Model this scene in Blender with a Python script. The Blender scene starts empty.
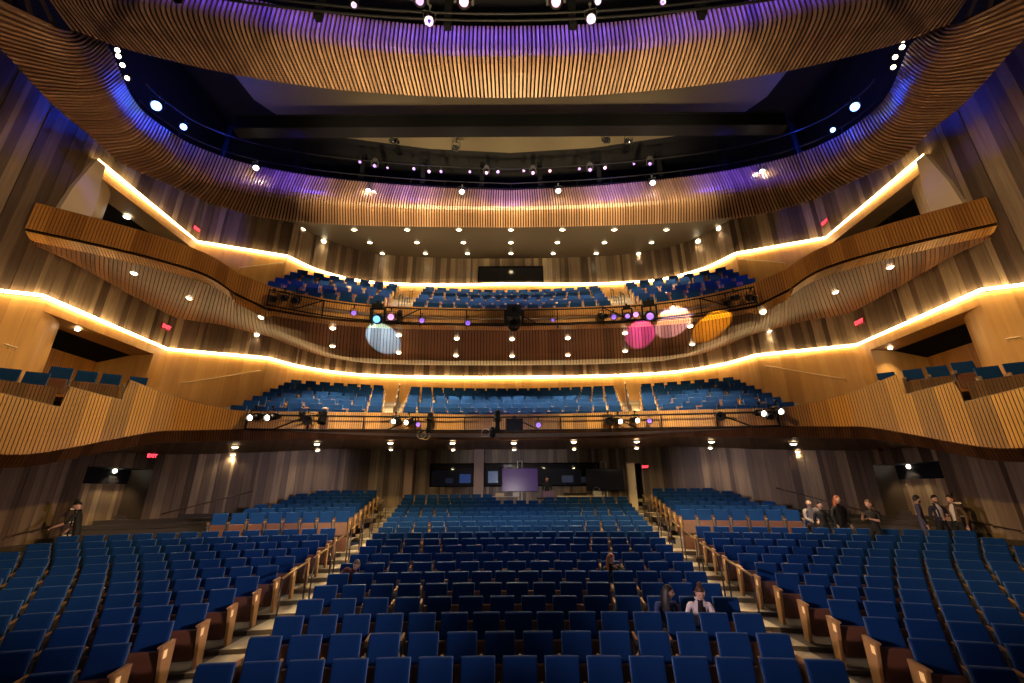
import bpy, bmesh, math, random
from math import radians, sin, cos, tan, atan, atan2, pi, sqrt, hypot
from mathutils import Vector, Matrix
random.seed(11)
S = bpy.context.scene
COL = S.collection
CZ = 3.0                      # eye height above the first row's floor
F = 430.0; TH = radians(19.5); RHO = 0.006
fw = Vector((0, cos(TH), sin(TH))); up = Vector((0, -sin(TH), cos(TH))); rt = Vector((1, 0, 0))

def ray(px, py):
    """direction (X, d, h) per unit depth of a level-camera picture point (roll taken out)"""
    py = py + (px - 512) * RHO
    a = (px - 512) / F; b = (341.5 - py) / F
    return fw + a * rt + b * up
def at_h(px, py, h):
    r = ray(px, py); return Vector((0, 0, CZ)) + r * (h / r.z)
def at_y(px, py, y):
    r = ray(px, py); return Vector((0, 0, CZ)) + r * (y / r.y)
def at_x(px, py, x):
    r = ray(px, py); return Vector((0, 0, CZ)) + r * (x / r.x)
def project(p):
    v = Vector(p) - Vector((0, 0, CZ)); z = v.dot(fw)
    if z < 0.3: return None
    x = 512 + F * v.x / z; y = 341.5 - F * v.dot(up) / z
    return x, y - (x - 512) * RHO, z

# ------------------------------------------------------------------ materials
def new_mat(name):
    m = bpy.data.materials.new(name); m.use_nodes = True
    nt = m.node_tree; b = nt.nodes['Principled BSDF']
    return m, nt, b
def plain(name, col, rough=.5, metal=0.0, noise=0.0, scale=20, emit=None, es=0.0, sheen=0.0):
    m, nt, b = new_mat(name)
    b.inputs['Base Color'].default_value = (*col, 1); b.inputs['Roughness'].default_value = rough
    b.inputs['Metallic'].default_value = metal
    if sheen:
        b.inputs['Sheen Weight'].default_value = sheen; b.inputs['Sheen Roughness'].default_value = .4
    if noise:
        tc = nt.nodes.new('ShaderNodeTexCoord'); n = nt.nodes.new('ShaderNodeTexNoise'); n.inputs['Scale'].default_value = scale
        n.inputs['Detail'].default_value = 3
        mx = nt.nodes.new('ShaderNodeMix'); mx.data_type = 'RGBA'
        mx.inputs[6].default_value = (*[c * (1 - noise) for c in col], 1); mx.inputs[7].default_value = (*[min(1, c * (1 + noise)) for c in col], 1)
        nt.links.new(tc.outputs['Object'], n.inputs['Vector']); nt.links.new(n.outputs['Fac'], mx.inputs[0])
        nt.links.new(mx.outputs[2], b.inputs['Base Color'])
    if emit:
        b.inputs['Emission Color'].default_value = (*emit, 1); b.inputs['Emission Strength'].default_value = es
    return m
def matte(m, v=.05):
    m.node_tree.nodes['Principled BSDF'].inputs['Specular IOR Level'].default_value = v; return m
def wood(name, cols, rough=.45, grain=.18, gscale=(14, 14, .8), group=1, pos=None):
    """boards or slats: UV.x carries a board number, each board takes its own tone"""
    m, nt, b = new_mat(name); N = nt.nodes; L = nt.links
    uv = N.new('ShaderNodeUVMap'); sx = N.new('ShaderNodeSeparateXYZ'); L.new(uv.outputs[0], sx.inputs[0])
    dv = N.new('ShaderNodeMath'); dv.operation = 'DIVIDE'; dv.inputs[1].default_value = group; L.new(sx.outputs[0], dv.inputs[0])
    fl = N.new('ShaderNodeMath'); fl.operation = 'FLOOR'; L.new(dv.outputs[0], fl.inputs[0])
    fy = N.new('ShaderNodeMath'); fy.operation = 'FLOOR'; L.new(sx.outputs[1], fy.inputs[0])
    cb = N.new('ShaderNodeCombineXYZ'); L.new(fl.outputs[0], cb.inputs[0]); L.new(fy.outputs[0], cb.inputs[1])
    wn = N.new('ShaderNodeTexWhiteNoise'); wn.noise_dimensions = '2D'; L.new(cb.outputs[0], wn.inputs['Vector'])
    rp = N.new('ShaderNodeValToRGB'); e = rp.color_ramp.elements
    ps = pos or [i / (len(cols) - 1) for i in range(len(cols))]
    while len(e) < len(cols): e.new(.5)
    for i, c in enumerate(cols): e[i].position = ps[i]; e[i].color = (*c, 1)
    L.new(wn.outputs['Value'], rp.inputs[0])
    tc = N.new('ShaderNodeTexCoord'); mp = N.new('ShaderNodeMapping'); mp.inputs['Scale'].default_value = gscale
    L.new(tc.outputs['Object'], mp.inputs[0])
    nz = N.new('ShaderNodeTexNoise'); nz.inputs['Scale'].default_value = 1.0; nz.inputs['Detail'].default_value = 4; L.new(mp.outputs[0], nz.inputs['Vector'])
    mr = N.new('ShaderNodeMapRange'); mr.inputs[1].default_value = .3; mr.inputs[2].default_value = .7; mr.inputs[3].default_value = 1 - grain; mr.inputs[4].default_value = 1 + grain
    L.new(nz.outputs['Fac'], mr.inputs[0])
    mu = N.new('ShaderNodeMix'); mu.data_type = 'RGBA'; mu.blend_type = 'MULTIPLY'; mu.inputs[0].default_value = 1
    L.new(rp.outputs[0], mu.inputs[6]); L.new(mr.outputs[0], mu.inputs[7]); L.new(mu.outputs[2], b.inputs['Base Color'])
    b.inputs['Roughness'].default_value = rough
    return m
M = {}
M['slat'] = wood('slat wood', [(.28, .155, .085), (.36, .205, .115), (.45, .265, .15)], .4, .15)
M['parapet'] = wood('parapet slat wood', [(.24, .09, .012), (.40, .17, .022), (.58, .27, .040)], .42, .12, group=7)
M['hull'] = wood('hull slat wood', [(.26, .11, .022), (.36, .16, .034), (.46, .22, .05)], .42, .12, group=5)
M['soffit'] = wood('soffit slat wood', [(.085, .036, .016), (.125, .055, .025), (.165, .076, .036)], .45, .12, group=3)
M['board'] = wood('wall boards', [(.062, .042, .031), (.125, .088, .062), (.19, .14, .096), (.30, .23, .155)], .38, .2, pos=[0, .4, .75, 1])
M['wains'] = wood('wainscot veneer', [(.44, .235, .07), (.51, .285, .09), (.57, .33, .11)], .45, .10, (6, 6, .5))
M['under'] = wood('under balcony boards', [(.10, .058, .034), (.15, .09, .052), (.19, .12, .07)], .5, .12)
M['gapw'] = plain('brown backing', (.045, .018, .006), .9)
M['gap'] = plain('black backing', (.012, .010, .010), .9)
M['black'] = plain('matt black', (.005, .005, .006), .9)
M['blackm'] = plain('black metal', (.010, .010, .012), .5, .3)
M['void'] = plain('dark ceiling paint', (.014, .014, .017), .95)
for q_ in ('black', 'void', 'gap'): matte(M[q_])
M['floor'] = plain('aisle floor', (.30, .26, .20), .75, noise=.18, scale=3)
M['concrete'] = plain('terrace floor', (.36, .33, .29), .7, noise=.12, scale=4)
M['ceil'] = plain('brown ceiling plaster', (.036, .027, .020), .6, noise=.06, scale=2)
M['panel'] = plain('tan ceiling panel', (.10, .08, .055), .6, noise=.08, scale=1.2)
M['fabric'] = plain('navy seat fabric', (.005, .036, .150), .9, noise=.25, scale=60)
M['shell'] = plain('blue grey rim shell', (.035, .10, .26), .5)
M['seatwood'] = plain('dark seat wood', (.13, .052, .027), .4, noise=.2, scale=12)
M['armwood'] = plain('light oak', (.42, .24, .10), .4, noise=.15, scale=18)
M['metal'] = plain('grey steel', (.35, .34, .33), .35, .8)
M['brass'] = plain('brass rail', (.55, .38, .17), .3, .8)
M['white'] = plain('white plaster', (.62, .53, .42), .6)
M['strip'] = plain('warm light strip', (.9, .7, .4), .5, emit=(1, .68, .30), es=14)
M['bulb'] = plain('warm lamp lens', (1, .9, .7), .4, emit=(1, .80, .48), es=9)
M['steplamp'] = plain('step lamp glow', (1, .8, .5), .4, emit=(1, .52, .15), es=.17)
M['flood'] = plain('white flood lens', (1, .95, .85), .4, emit=(1, .92, .72), es=9)
M['blue'] = plain('blue lamp lens', (.3, .5, 1), .4, emit=(.16, .36, 1), es=7)
M['softblue'] = plain('blue head lens', (.1, .3, .8), .3, emit=(.10, .38, 1), es=1.1)
M['violet'] = plain('violet lamp lens', (.5, .3, .9), .3, emit=(.30, .14, .95), es=.42)
M['pink'] = plain('pink lamp lens', (.9, .5, .8), .3, emit=(.80, .30, .80), es=.6)
M['exit'] = plain('red exit letters', (.9, .1, .1), .4, emit=(1, .05, .08), es=1.5)
M['exitbox'] = plain('exit sign plate', (.22, .03, .03), .5)
M['screen'] = plain('dark glossy screen', (.012, .012, .016), .12)

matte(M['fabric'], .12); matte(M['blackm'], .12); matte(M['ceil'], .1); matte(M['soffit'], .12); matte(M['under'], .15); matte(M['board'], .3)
# ------------------------------------------------------------------ mesh helpers
class MB:
    def __init__(s): s.v = []; s.f = []; s.u = []; s.m = []
    def face(s, pts, uv=(0, 0), mi=0):
        i = len(s.v); s.v += [tuple(p) for p in pts]; s.f.append(tuple(range(i, i + len(pts)))); s.u.append(uv); s.m.append(mi)
    def grid(s, rows, uvx=0.0, mi=0, flip=False):
        """rows of equal length; welded"""
        i = len(s.v); n = len(rows[0])
        for r in rows: s.v += [tuple(p) for p in r]
        for a in range(len(rows) - 1):
            for b in range(n - 1):
                q = (i + a * n + b, i + a * n + b + 1, i + (a + 1) * n + b + 1, i + (a + 1) * n + b)
                s.f.append(q[::-1] if flip else q); s.u.append((uvx, 0)); s.m.append(mi)
    def box(s, c, d, mi=0, uv=(0, 0), mat=None):
        x, y, z = [k / 2 for k in d]
        P = [Vector((sx * x, sy * y, sz * z)) for sz in (-1, 1) for sy in (-1, 1) for sx in (-1, 1)]
        if mat is not None: P = [mat @ p for p in P]
        P = [p + Vector(c) for p in P]; i = len(s.v); s.v += [tuple(p) for p in P]
        for q in ((0, 2, 3, 1), (4, 5, 7, 6), (0, 1, 5, 4), (2, 6, 7, 3), (0, 4, 6, 2), (1, 3, 7, 5)):
            s.f.append(tuple(i + k for k in q)); s.u.append(uv); s.m.append(mi)
    def tube(s, pts, r, n=8, mi=0, caps=True, rs=None):
        pts = [Vector(p) for p in pts]; i0 = len(s.v); t0 = None
        for k, p in enumerate(pts):
            t = (pts[min(k + 1, len(pts) - 1)] - pts[max(k - 1, 0)]).normalized()
            a = Vector((0, 0, 1)) if abs(t.z) < .9 else Vector((1, 0, 0))
            x = t.cross(a).normalized(); y = t.cross(x).normalized(); rr = rs[k] if rs else r
            s.v += [tuple(p + (x * cos(2 * pi * j / n) + y * sin(2 * pi * j / n)) * rr) for j in range(n)]
        for k in range(len(pts) - 1):
            for j in range(n):
                a = i0 + k * n + j; b = i0 + k * n + (j + 1) % n
                s.f.append((a, b, b + n, a + n)); s.u.append((0, 0)); s.m.append(mi)
        if caps:
            s.f.append(tuple(range(i0, i0 + n))[::-1]); s.u.append((0, 0)); s.m.append(mi)
            e = i0 + (len(pts) - 1) * n; s.f.append(tuple(range(e, e + n))); s.u.append((0, 0)); s.m.append(mi)
    def lathe(s, prof, o, axis=Vector((0, 0, 1)), n=16, mi=0):
        axis = Vector(axis).normalized(); a = Vector((0, 0, 1)) if abs(axis.z) < .9 else Vector((1, 0, 0))
        x = axis.cross(a).normalized(); y = axis.cross(x); i0 = len(s.v)
        for r, h in prof:
            s.v += [tuple(Vector(o) + axis * h + (x * cos(2 * pi * j / n) + y * sin(2 * pi * j / n)) * r) for j in range(n)]
        for k in range(len(prof) - 1):
            for j in range(n):
                a = i0 + k * n + j; b = i0 + k * n + (j + 1) % n
                s.f.append((a, b, b + n, a + n)); s.u.append((0, 0)); s.m.append(mi)
        s.f.append(tuple(range(i0, i0 + n))[::-1]); s.u.append((0, 0)); s.m.append(mi)
        e = i0 + (len(prof) - 1) * n; s.f.append(tuple(range(e, e + n))); s.u.append((0, 0)); s.m.append(mi)
    def mesh(s, name, mats):
        me = bpy.data.meshes.new(name); me.from_pydata(s.v, [], s.f)
        l = me.uv_layers.new(name='UVMap'); k = 0; buf = []
        for f, u in zip(s.f, s.u): buf += list(u) * len(f)
        l.data.foreach_set('uv', buf)
        me.polygons.foreach_set('material_index', s.m)
        for m in (mats if isinstance(mats, (list, tuple)) else [mats]): me.materials.append(m)
        me.update(); return me
    def build(s, name, mats, parent=None, smooth=False, bevel=0, seg=2, fix=False):
        me = s.mesh(name, mats)
        o = bpy.data.objects.new(name, me); COL.objects.link(o)
        if parent: o.parent = parent
        if fix:
            bm = bmesh.new(); bm.from_mesh(me); bmesh.ops.recalc_face_normals(bm, faces=bm.faces); bm.to_mesh(me); bm.free()
        if bevel:
            md = o.modifiers.new('Bevel', 'BEVEL'); md.width = bevel; md.segments = seg; md.limit_method = 'ANGLE'
        if smooth:
            for p in me.polygons: p.use_smooth = True
        return o
def tag(o, label=None, cat=None, group=None, kind=None):
    if label: o['label'] = label
    if cat: o['category'] = cat
    if group: o['group'] = group
    if kind: o['kind'] = kind
    return o
def empty(name, loc=(0, 0, 0), rz=0.0):
    o = bpy.data.objects.new(name, None); COL.objects.link(o); o.location = loc; o.rotation_euler = (0, 0, rz); o.empty_display_size = .2
    return o
def dup(root, label=None, group=None):
    r = root.copy(); COL.objects.link(r)
    if label: r['label'] = label
    if group: r['group'] = group
    for ch in list(root.children):
        c = ch.copy()
        COL.objects.link(c); c.parent = r
        for g in ch.children:
            q = g.copy(); COL.objects.link(q); q.parent = c
    return r
ORD = ['first', 'second', 'third', 'fourth', 'fifth', 'sixth', 'seventh', 'eighth', 'ninth', 'tenth', 'eleventh', 'twelfth', 'thirteenth', 'fourteenth', 'fifteenth', 'sixteenth', 'seventeenth', 'eighteenth', 'nineteenth', 'twentieth', 'twenty-first', 'twenty-second']

# ---- curves
def crom(pts, n=6):
    """Catmull-Rom through tuples of any size"""
    out = []; P = [pts[0]] + list(pts) + [pts[-1]]
    for i in range(1, len(P) - 2):
        for k in range(n):
            t = k / n
            out.append(tuple(.5 * ((2 * b) + (c - a) * t + (2 * a - 5 * b + 4 * c - d) * t * t + (3 * b - a - 3 * c + d) * t ** 3)
                             for a, b, c, d in zip(P[i - 1], P[i], P[i + 1], P[i + 2])))
    out.append(tuple(pts[-1])); return out
def both(half):
    """mirror a half (x >= 0, from the axis outward) to a full run from -x to +x"""
    return [(-p[0],) + tuple(p[1:]) for p in half[::-1]] + [tuple(p) for p in half[1:]]
def V(x, d, h): return Vector((x, d, h + CZ))
def ev(row, t):
    t = max(0, min(len(row) - 1.000001, t)); i = int(t); f = t - i
    return row[i].lerp(row[i + 1], f)
def slats(rows, pitch, gap, depth, ref, ref_row=0, uv0=0, jitter=0.0, back=True, widths=None, split=None, gapmi=1, sd=0):
    """rows: polylines (Vectors, equal count). One raised strip per slat; dark backing in the gaps."""
    rnd = random.Random(5 + sd)
    R = rows[ref_row]; cum = [0.0]
    for a, b in zip(R, R[1:]): cum.append(cum[-1] + (b - a).length)
    Ltot = cum[-1]
    def par(s):
        lo = 0
        import bisect
        i = min(max(bisect.bisect_right(cum, s) - 1, 0), len(cum) - 2)
        sp = cum[i + 1] - cum[i]
        return i + ((s - cum[i]) / sp if sp > 1e-9 else 0)
    mb = MB(); ts = []
    s = 0.0
    while s < Ltot - 1e-6:
        w = pitch if widths is None else rnd.uniform(*widths)
        e = min(Ltot, s + w); ts.append((s, e)); s = e
    if len(ts) > 1 and ts[-1][1] - ts[-1][0] < .4 * pitch:
        a = ts.pop(); ts[-1] = (ts[-1][0], a[1])
    ref = Vector(ref)
    for k, (a, b) in enumerate(ts):
        ta = par(a + gap / 2); tb = par(b - gap / 2); dj = depth + (rnd.random() * jitter)
        A = [ev(r, ta) for r in rows]; B = [ev(r, tb) for r in rows]; n = []
        for j in range(len(rows)):
            du = B[j] - A[j]
            j0, j1 = max(0, j - 1), min(len(rows) - 1, j + 1)
            dv = (A[j1] + B[j1] - A[j0] - B[j0])
            q = du.cross(dv)
            n.append(q.normalized() if q.length > 1e-9 else Vector((0, 0, 0)))
        mid = len(rows) // 2
        sg = 1 if n[mid].dot(ref - A[mid]) > 0 else -1
        A2 = [p + q * dj * sg for p, q in zip(A, n)]; B2 = [p + q * dj * sg for p, q in zip(B, n)]
        uvx = uv0 + k + .5; nv = 0
        i = len(mb.v); m = len(rows)
        for P4 in (A, A2, B2, B): mb.v += [tuple(p) for p in P4]
        for c in range(3):
            for j in range(m - 1):
                q = (i + c * m + j, i + (c + 1) * m + j, i + (c + 1) * m + j + 1, i + c * m + j + 1)
                mb.f.append(q); mb.u.append((uvx, .5)); mb.m.append(0)
        for j in (0, m - 1):
            mb.f.append((i + j, i + m + j, i + 2 * m + j, i + 3 * m + j)); mb.u.append((uvx, .5)); mb.m.append(0)
    if back: mb.grid(rows, 0, gapmi)
    return mb
# ================================================================== THE HALL
CEN = (0, 2, 6)
def poly(pts, h): return [V(x, d, h if not callable(h) else h(x, d)) for x, d in pts]
def cut(pts, s0, s1, n=None):
    """the stretch of a plan polyline between two arc lengths"""
    cum = [0.0]
    for a, b in zip(pts, pts[1:]): cum.append(cum[-1] + hypot(b[0] - a[0], b[1] - a[1]))
    def at(s):
        for i in range(len(pts) - 1):
            if s <= cum[i + 1] or i == len(pts) - 2:
                f = (s - cum[i]) / max(1e-9, cum[i + 1] - cum[i]); return (pts[i][0] + (pts[i + 1][0] - pts[i][0]) * f, pts[i][1] + (pts[i + 1][1] - pts[i][1]) * f)
    return [at(s0)] + [p for p, c in zip(pts, cum) if s0 + 1e-4 < c < s1 - 1e-4] + [at(s1)]
def resamp(pts, n):
    cum = [0.0]
    for a, b in zip(pts, pts[1:]): cum.append(cum[-1] + (Vector(b) - Vector(a)).length)
    out = []; i = 0
    for k in range(n):
        s = cum[-1] * k / (n - 1)
        while i < len(pts) - 2 and cum[i + 1] < s: i += 1
        f = (s - cum[i]) / max(1e-9, cum[i + 1] - cum[i]); out.append(Vector(pts[i]).lerp(Vector(pts[i + 1]), min(1, f)))
    return out
def sidename(s): return 'left' if s < 0 else 'right'

# ---- main floor -----------------------------------------------------------
NR = 20
def rowd(k): return 6.7 + .85 * k
def rowh(k): return -2.0308 + .05738 * k + .003355 * k * k - .0000411 * k ** 3   # seat top above the eye
SEATH = .92
def rowz(k): return rowh(k) - SEATH + CZ
def g_main(x):
    x = abs(x)
    return x * x / 76 if x < 5 else 25 / 76 + (x * x - 25) / 50
def dg_main(x): return x / 38 if abs(x) < 5 else x / 25
def e_cen(d): return 3.98 + .06 * (d - 7.5) + .0021 * (d - 7.5) ** 2 if d > 7.4 else 4.12
def e_side(d): return max(5.4 + .03 * (d - 8.3), 5.15 + .105 * (d - 9.5))
XO = .08                      # the seating's axis lies a hand's breadth right of the eye
RAISE = .22
def floor_z(k, x, d): return rowz(k) + (RAISE if k >= 13 and abs(x) > e_side(d) - .1 else 0)
mb = MB()
xs = [-15.4 + .4 * i for i in range(78)]
for k in range(-4, NR + 2):
    for i in range(len(xs) - 1):
        P = []; kk = k
        xa, xb = xs[i], xs[i + 1]; xm = (xa + xb) / 2
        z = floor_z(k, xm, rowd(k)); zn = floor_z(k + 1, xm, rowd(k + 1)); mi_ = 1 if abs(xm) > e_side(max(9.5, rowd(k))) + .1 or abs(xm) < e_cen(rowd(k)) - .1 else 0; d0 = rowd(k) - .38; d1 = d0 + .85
        a0, b0 = d0 - g_main(xa), d0 - g_main(xb); a1, b1 = d1 - g_main(xa), d1 - g_main(xb)
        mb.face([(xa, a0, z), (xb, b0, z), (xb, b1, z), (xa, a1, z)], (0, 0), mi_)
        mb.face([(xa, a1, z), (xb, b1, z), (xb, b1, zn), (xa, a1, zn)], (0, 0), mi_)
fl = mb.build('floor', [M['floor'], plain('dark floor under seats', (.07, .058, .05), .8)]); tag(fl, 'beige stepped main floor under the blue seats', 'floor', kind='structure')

# ---- walls around the main floor -----------------------------------------
ORH = [(0, 24.2), (4, 24.1), (8, 23.3), (11, 21.6), (13.2, 19.6), (14.4, 17.9), (15.0, 15.7), (15.1, 12), (15.1, 6.5)]
ORC = crom([p for p in ORH[:6]], 6)
OHALF = ORC + [tuple(p) for p in ORH[6:]]
def length(pts): return sum(hypot(b[0] - a[0], b[1] - a[1]) for a, b in zip(pts, pts[1:]))
sDoorB = length(ORC); sDoorA = sDoorB + hypot(.6, 2.2); sEnd = length(OHALF)
def boards(name, pts, h0, h1, mat, label=None, sd=0, widths=(.12, .42), gap=.006, depth=.012, jit=.05, vsplit=None, parent=None, kind='structure'):
    rows = [poly(pts, h0)]
    if vsplit:
        for q in vsplit: rows.append(poly(pts, q))
    rows.append(poly(pts, h1))
    m = slats(rows, .3, gap, depth, CEN, jitter=jit, widths=widths, sd=sd, uv0=sd * 1000)
    if vsplit:      # every length of board has a tone of its own
        nseg = len(rows) - 1
        cnt = 0
        for i, (f, u) in enumerate(zip(m.f, m.u)):
            pass
    o = m.build(name, [mat, M['gap']], parent)
    if not parent: tag(o, label, None, kind=kind)
    return o
# rear wall, split round the control room windows and the exit
XS = [(-8.0, -4.43, -2.2, 3.0), (-4.43, -2.06, -2.2, .36), (-4.43, -2.06, 1.57, 3.0), (-1.53, 4.65, -2.2, .36), (-1.53, 4.65, 1.57, 3.0), (4.65, 6.05, -2.2, 3.0),
      (6.05, 6.85, 1.5, 3.0), (6.85, 8.0, -2.2, 3.0)]
FULL = both(OHALF)
def byx(x0, x1):
    def yat(x):
        for a, b in zip(ORC, ORC[1:]):
            if a[0] - 1e-6 <= abs(x) <= b[0] + 1e-6: return a[1] + (b[1] - a[1]) * (abs(x) - a[0]) / (b[0] - a[0])
    n = max(2, int((x1 - x0) / .6)); return [(x0 + (x1 - x0) * i / n, yat(x0 + (x1 - x0) * i / n)) for i in range(n + 1)]
rows_all = None
wr = MB()
for j, (a, b, h0, h1) in enumerate(XS):
    p = byx(a, b); q = slats([poly(p, h0), poly(p, h1)], .3, .006, .012, CEN, jitter=.05, widths=(.10, .34), sd=20 + j, uv0=20000 + j * 100)
    i = len(wr.v); wr.v += q.v; wr.f += [tuple(k + i for k in f) for f in q.f]; wr.u += q.u; wr.m += q.m
tag(wr.build('wall_rear', [M['board'], M['gap']]), 'rear wall of mixed brown boards behind the central seats', kind='structure')
pw = MB(); pw.box((-1.80, 23.95, CZ + .4), (.53, .35, 5.2)); tag(pw.build('column', plain('grey pillar', (.30, .22, .22), .6), bevel=.02), 'pale square pillar between the control room windows', 'pillar', kind='structure')
pw = MB(); pw.box((-5.45, 23.7, CZ + .4), (.42, .35, 5.2)); tag(pw.build('column', plain('wood pillar', (.26, .17, .12), .6), bevel=.02), 'brown pillar beside the top of one aisle', 'pillar', kind='structure')
for s in (-1, 1):
    H = [(s * x, d) for x, d in OHALF]; nm = sidename(s)
    s8 = length([p for p in OHALF if p[0] <= 8.0001])
    A = cut(H, s8, sDoorB); B = cut(H, sDoorB, sDoorA); C = cut(H, sDoorA, sEnd)
    m = MB()
    for j, (p, h0, h1) in enumerate(((A, -2.6, 3.0), (B, 1.0, 3.0), (C, -3.2, 3.0))):
        q = slats([poly(p, h0), poly(p, h1)], .3, .006, .012, CEN, jitter=.05, widths=(.10, .36), sd=40 + j + (5 if s > 0 else 0), uv0=3000 * (j + 1) + (500 if s > 0 else 0))
        i = len(m.v); m.v += q.v; m.f += [tuple(k + i for k in f) for f in q.f]; m.u += q.u; m.m += q.m
    tag(m.build('wall_' + nm, [M['board'], M['gap']]), f'{nm} wall of mixed brown boards around the main floor', kind='structure')
    # doorway recess: back boards, cheeks, black ceiling
    b0, b1 = Vector((*B[0], 0)), Vector((*B[-1], 0)); out = Vector((s, .28, 0)).normalized() * 1.3
    m = slats([[Vector((p.x, p.y, CZ - 2.6)) for p in (b0 + out, b1 + out)], [Vector((p.x, p.y, CZ + 1.05)) for p in (b0 + out, b1 + out)]], .3, .006, .012, CEN, jitter=.03, widths=(.1, .3), sd=60, uv0=7000)
    for q in (b0, b1):
        m.face([(q.x, q.y, CZ - 2.6), (q.x + out.x, q.y + out.y, CZ - 2.6), (q.x + out.x, q.y + out.y, CZ + 1.0), (q.x, q.y, CZ + 1.0)], (7100.5, .5), 3)
    m.face([(*b0.xy, CZ + 1.0), (*b1.xy, CZ + 1.0), (*(b1 + out).xy, CZ + 1.0), (*(b0 + out).xy, CZ + 1.0)], (0, 0), 1)
    o9 = out * .92; m.face([(*(b0 + o9).xy, CZ + .45), (*(b1 + o9).xy, CZ + .45), (*(b1 + o9).xy, CZ + 1.02), (*(b0 + o9).xy, CZ + 1.02)], (0, 0), 1)
    m.face([(*b0.xy, CZ - 1.95), (*b1.xy, CZ - 1.95), (*(b1 + out).xy, CZ - 1.95), (*(b0 + out).xy, CZ - 1.95)], (0, 0), 2)
    tag(m.build('door_1' if s < 0 else 'door_2', [wood('doorway boards ' + nm, [(.25, .18, .10), (.38, .28, .16), (.5, .38, .22)], .4), M['void'], M['floor'], plain('dark doorway cheek', (.07, .048, .03), .6)]), f'{nm} side doorway recess lined with lit boards', 'doorway', kind='structure')

# ---- balcony plans ---------------------------------------------------------
P1 = crom([(0, 14.8, 2.05), (2, 14.68, 2.05), (4, 14.25, 2.03), (6, 13.55, 1.95), (7.8, 12.7, 1.83), (9.0, 11.95, 1.70), (9.46, 11.6, 1.63), (10.0, 11.05, 1.38), (10.45, 10.5, 1.12), (10.9, 9.9, .90), (11.4, 9.1, .88), (11.9, 8.0, .9), (12.4, 6.0, .95)], 4)
def top1(x):
    x = abs(x)
    T = [(0, 2.56), (4, 2.55), (6, 2.46), (7.8, 2.34), (8.2, 2.34), (8.84, 2.45), (9.41, 2.59), (10.085, 2.88)]
    if x <= 10.085:
        for a, b in zip(T, T[1:]):
            if x <= b[0]: return a[1] + (b[1] - a[1]) * (x - a[0]) / (b[0] - a[0])
    if x <= 10.73: return 2.33 + (x - 10.085) * .26
    return 1.98 + (x - 10.73) * .30
P1x = []                                        # extra points where the top edge steps
for a, b in zip(P1, P1[1:]):
    P1x.append(a)
    for st in (10.085, 10.73):
        if a[0] < st < b[0] - 1e-6 or abs(a[0] - st) < 1e-6:
            for e in (-.004, .004):
                f = max(0.0, (st + e - a[0]) / (b[0] - a[0])); P1x.append(tuple(u + (w - u) * f for u, w in zip(a, b)))
P1x.append(P1[-1]); P1x = sorted(set(P1x))
P2 = crom([(0, 15.4, 6.8, 6.17), (2.5, 15.3, 6.8, 6.17), (5, 15.0, 6.8, 6.14), (6.8, 14.45, 6.8, 6.10), (8.4, 13.5, 6.86, 6.06)], 5) + crom([(9.3, 13.02, 7.1, 6.42), (10.2, 12.8, 7.66, 6.98), (11.5, 12.4, 8.1, 7.32), (13, 11.75, 8.34, 7.5), (14.6, 11.0, 8.5, 7.6)], 4)
def full1(): return [(-x, d, b) for x, d, b in P1x[::-1]] + P1x[1:]
def inward(pts, i, off):
    a, b = pts[max(0, i - 1)], pts[min(len(pts) - 1, i + 1)]
    t = Vector((b[0] - a[0], b[1] - a[1])); t.normalize(); n = Vector((-t.y, t.x))     # left of travel = away from the stage
    return (pts[i][0] + n.x * off, pts[i][1] + n.y * off)
F1 = full1(); F1b = [inward(F1, i, .5) for i in range(len(F1))]
bal1 = tag(empty('lower_balcony', (0, 15, CZ)), 'lower balcony with slatted wood front and stepped blue seating', 'balcony', kind='structure')
INV = Matrix.Translation((0, -15, -CZ))
def under(o, root):                               # parent without moving
    o.parent = root; o.matrix_parent_inverse = Matrix.Translation(root.location).inverted(); return o
t1 = [V(x, d, top1(x)) for x, d, b in F1]; b1 = [V(x, d, b) for x, d, b in F1]; l1 = [V(x, d, F1[i][2] - .26) for i, (x, d) in enumerate(F1b)]
o = slats([b1, t1], .066, .015, .018, CEN, jitter=.004, uv0=100).build('front_panel', [M['parapet'], M['gapw']]); under(o, bal1)
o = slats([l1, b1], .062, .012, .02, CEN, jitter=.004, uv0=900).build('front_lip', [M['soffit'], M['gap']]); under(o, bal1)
# back face and cap of the parapet
mb = MB(); F1c = [inward(F1, i, .12) for i in range(len(F1))]
t1c = [V(x, d, top1(F1[i][0])) for i, (x, d) in enumerate(F1c)]; b1c = [V(x, d, F1[i][2]) for i, (x, d) in enumerate(F1c)]
t1u = [p + Vector((0, 0, .02)) for p in t1]; t1cu = [p + Vector((0, 0, .02)) for p in t1c]
mb.grid([t1, t1u, t1cu, t1c, b1c]); o = mb.build('parapet_cap', plain('parapet cap wood', (.20, .10, .05), .4)); under(o, bal1)
for s_ in (-1, 1):
    for xa, xb, h in ((10.1, 10.72, 2.74), (10.70, 11.9, 2.52)):
        pts = [(s_ * p[0], p[1]) for p in P1 if xa <= p[0] <= xb]
        if s_ < 0: pts = pts[::-1]
        pi_ = [inward(pts, i, .45) for i in range(len(pts))]
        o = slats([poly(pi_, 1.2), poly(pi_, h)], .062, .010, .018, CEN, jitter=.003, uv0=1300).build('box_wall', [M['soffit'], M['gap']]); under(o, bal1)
# soffit over the rear rows
NS = 161
SO = resamp(l1, NS); OW = resamp([V(x, d, 2.30 if abs(x) < 9 else 2.3 - min(.75, (abs(x) - 9) * .13)) for x, d in both(OHALF)], NS)
mid = [a.lerp(b, .5) for a, b in zip(SO, OW)]
o = slats([SO, mid, OW], .14, .006, .012, (0, 8, 0), jitter=.004, ref_row=1, uv0=1500).build('soffit', [M['under'], M['gap']]); under(o, bal1)

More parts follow.
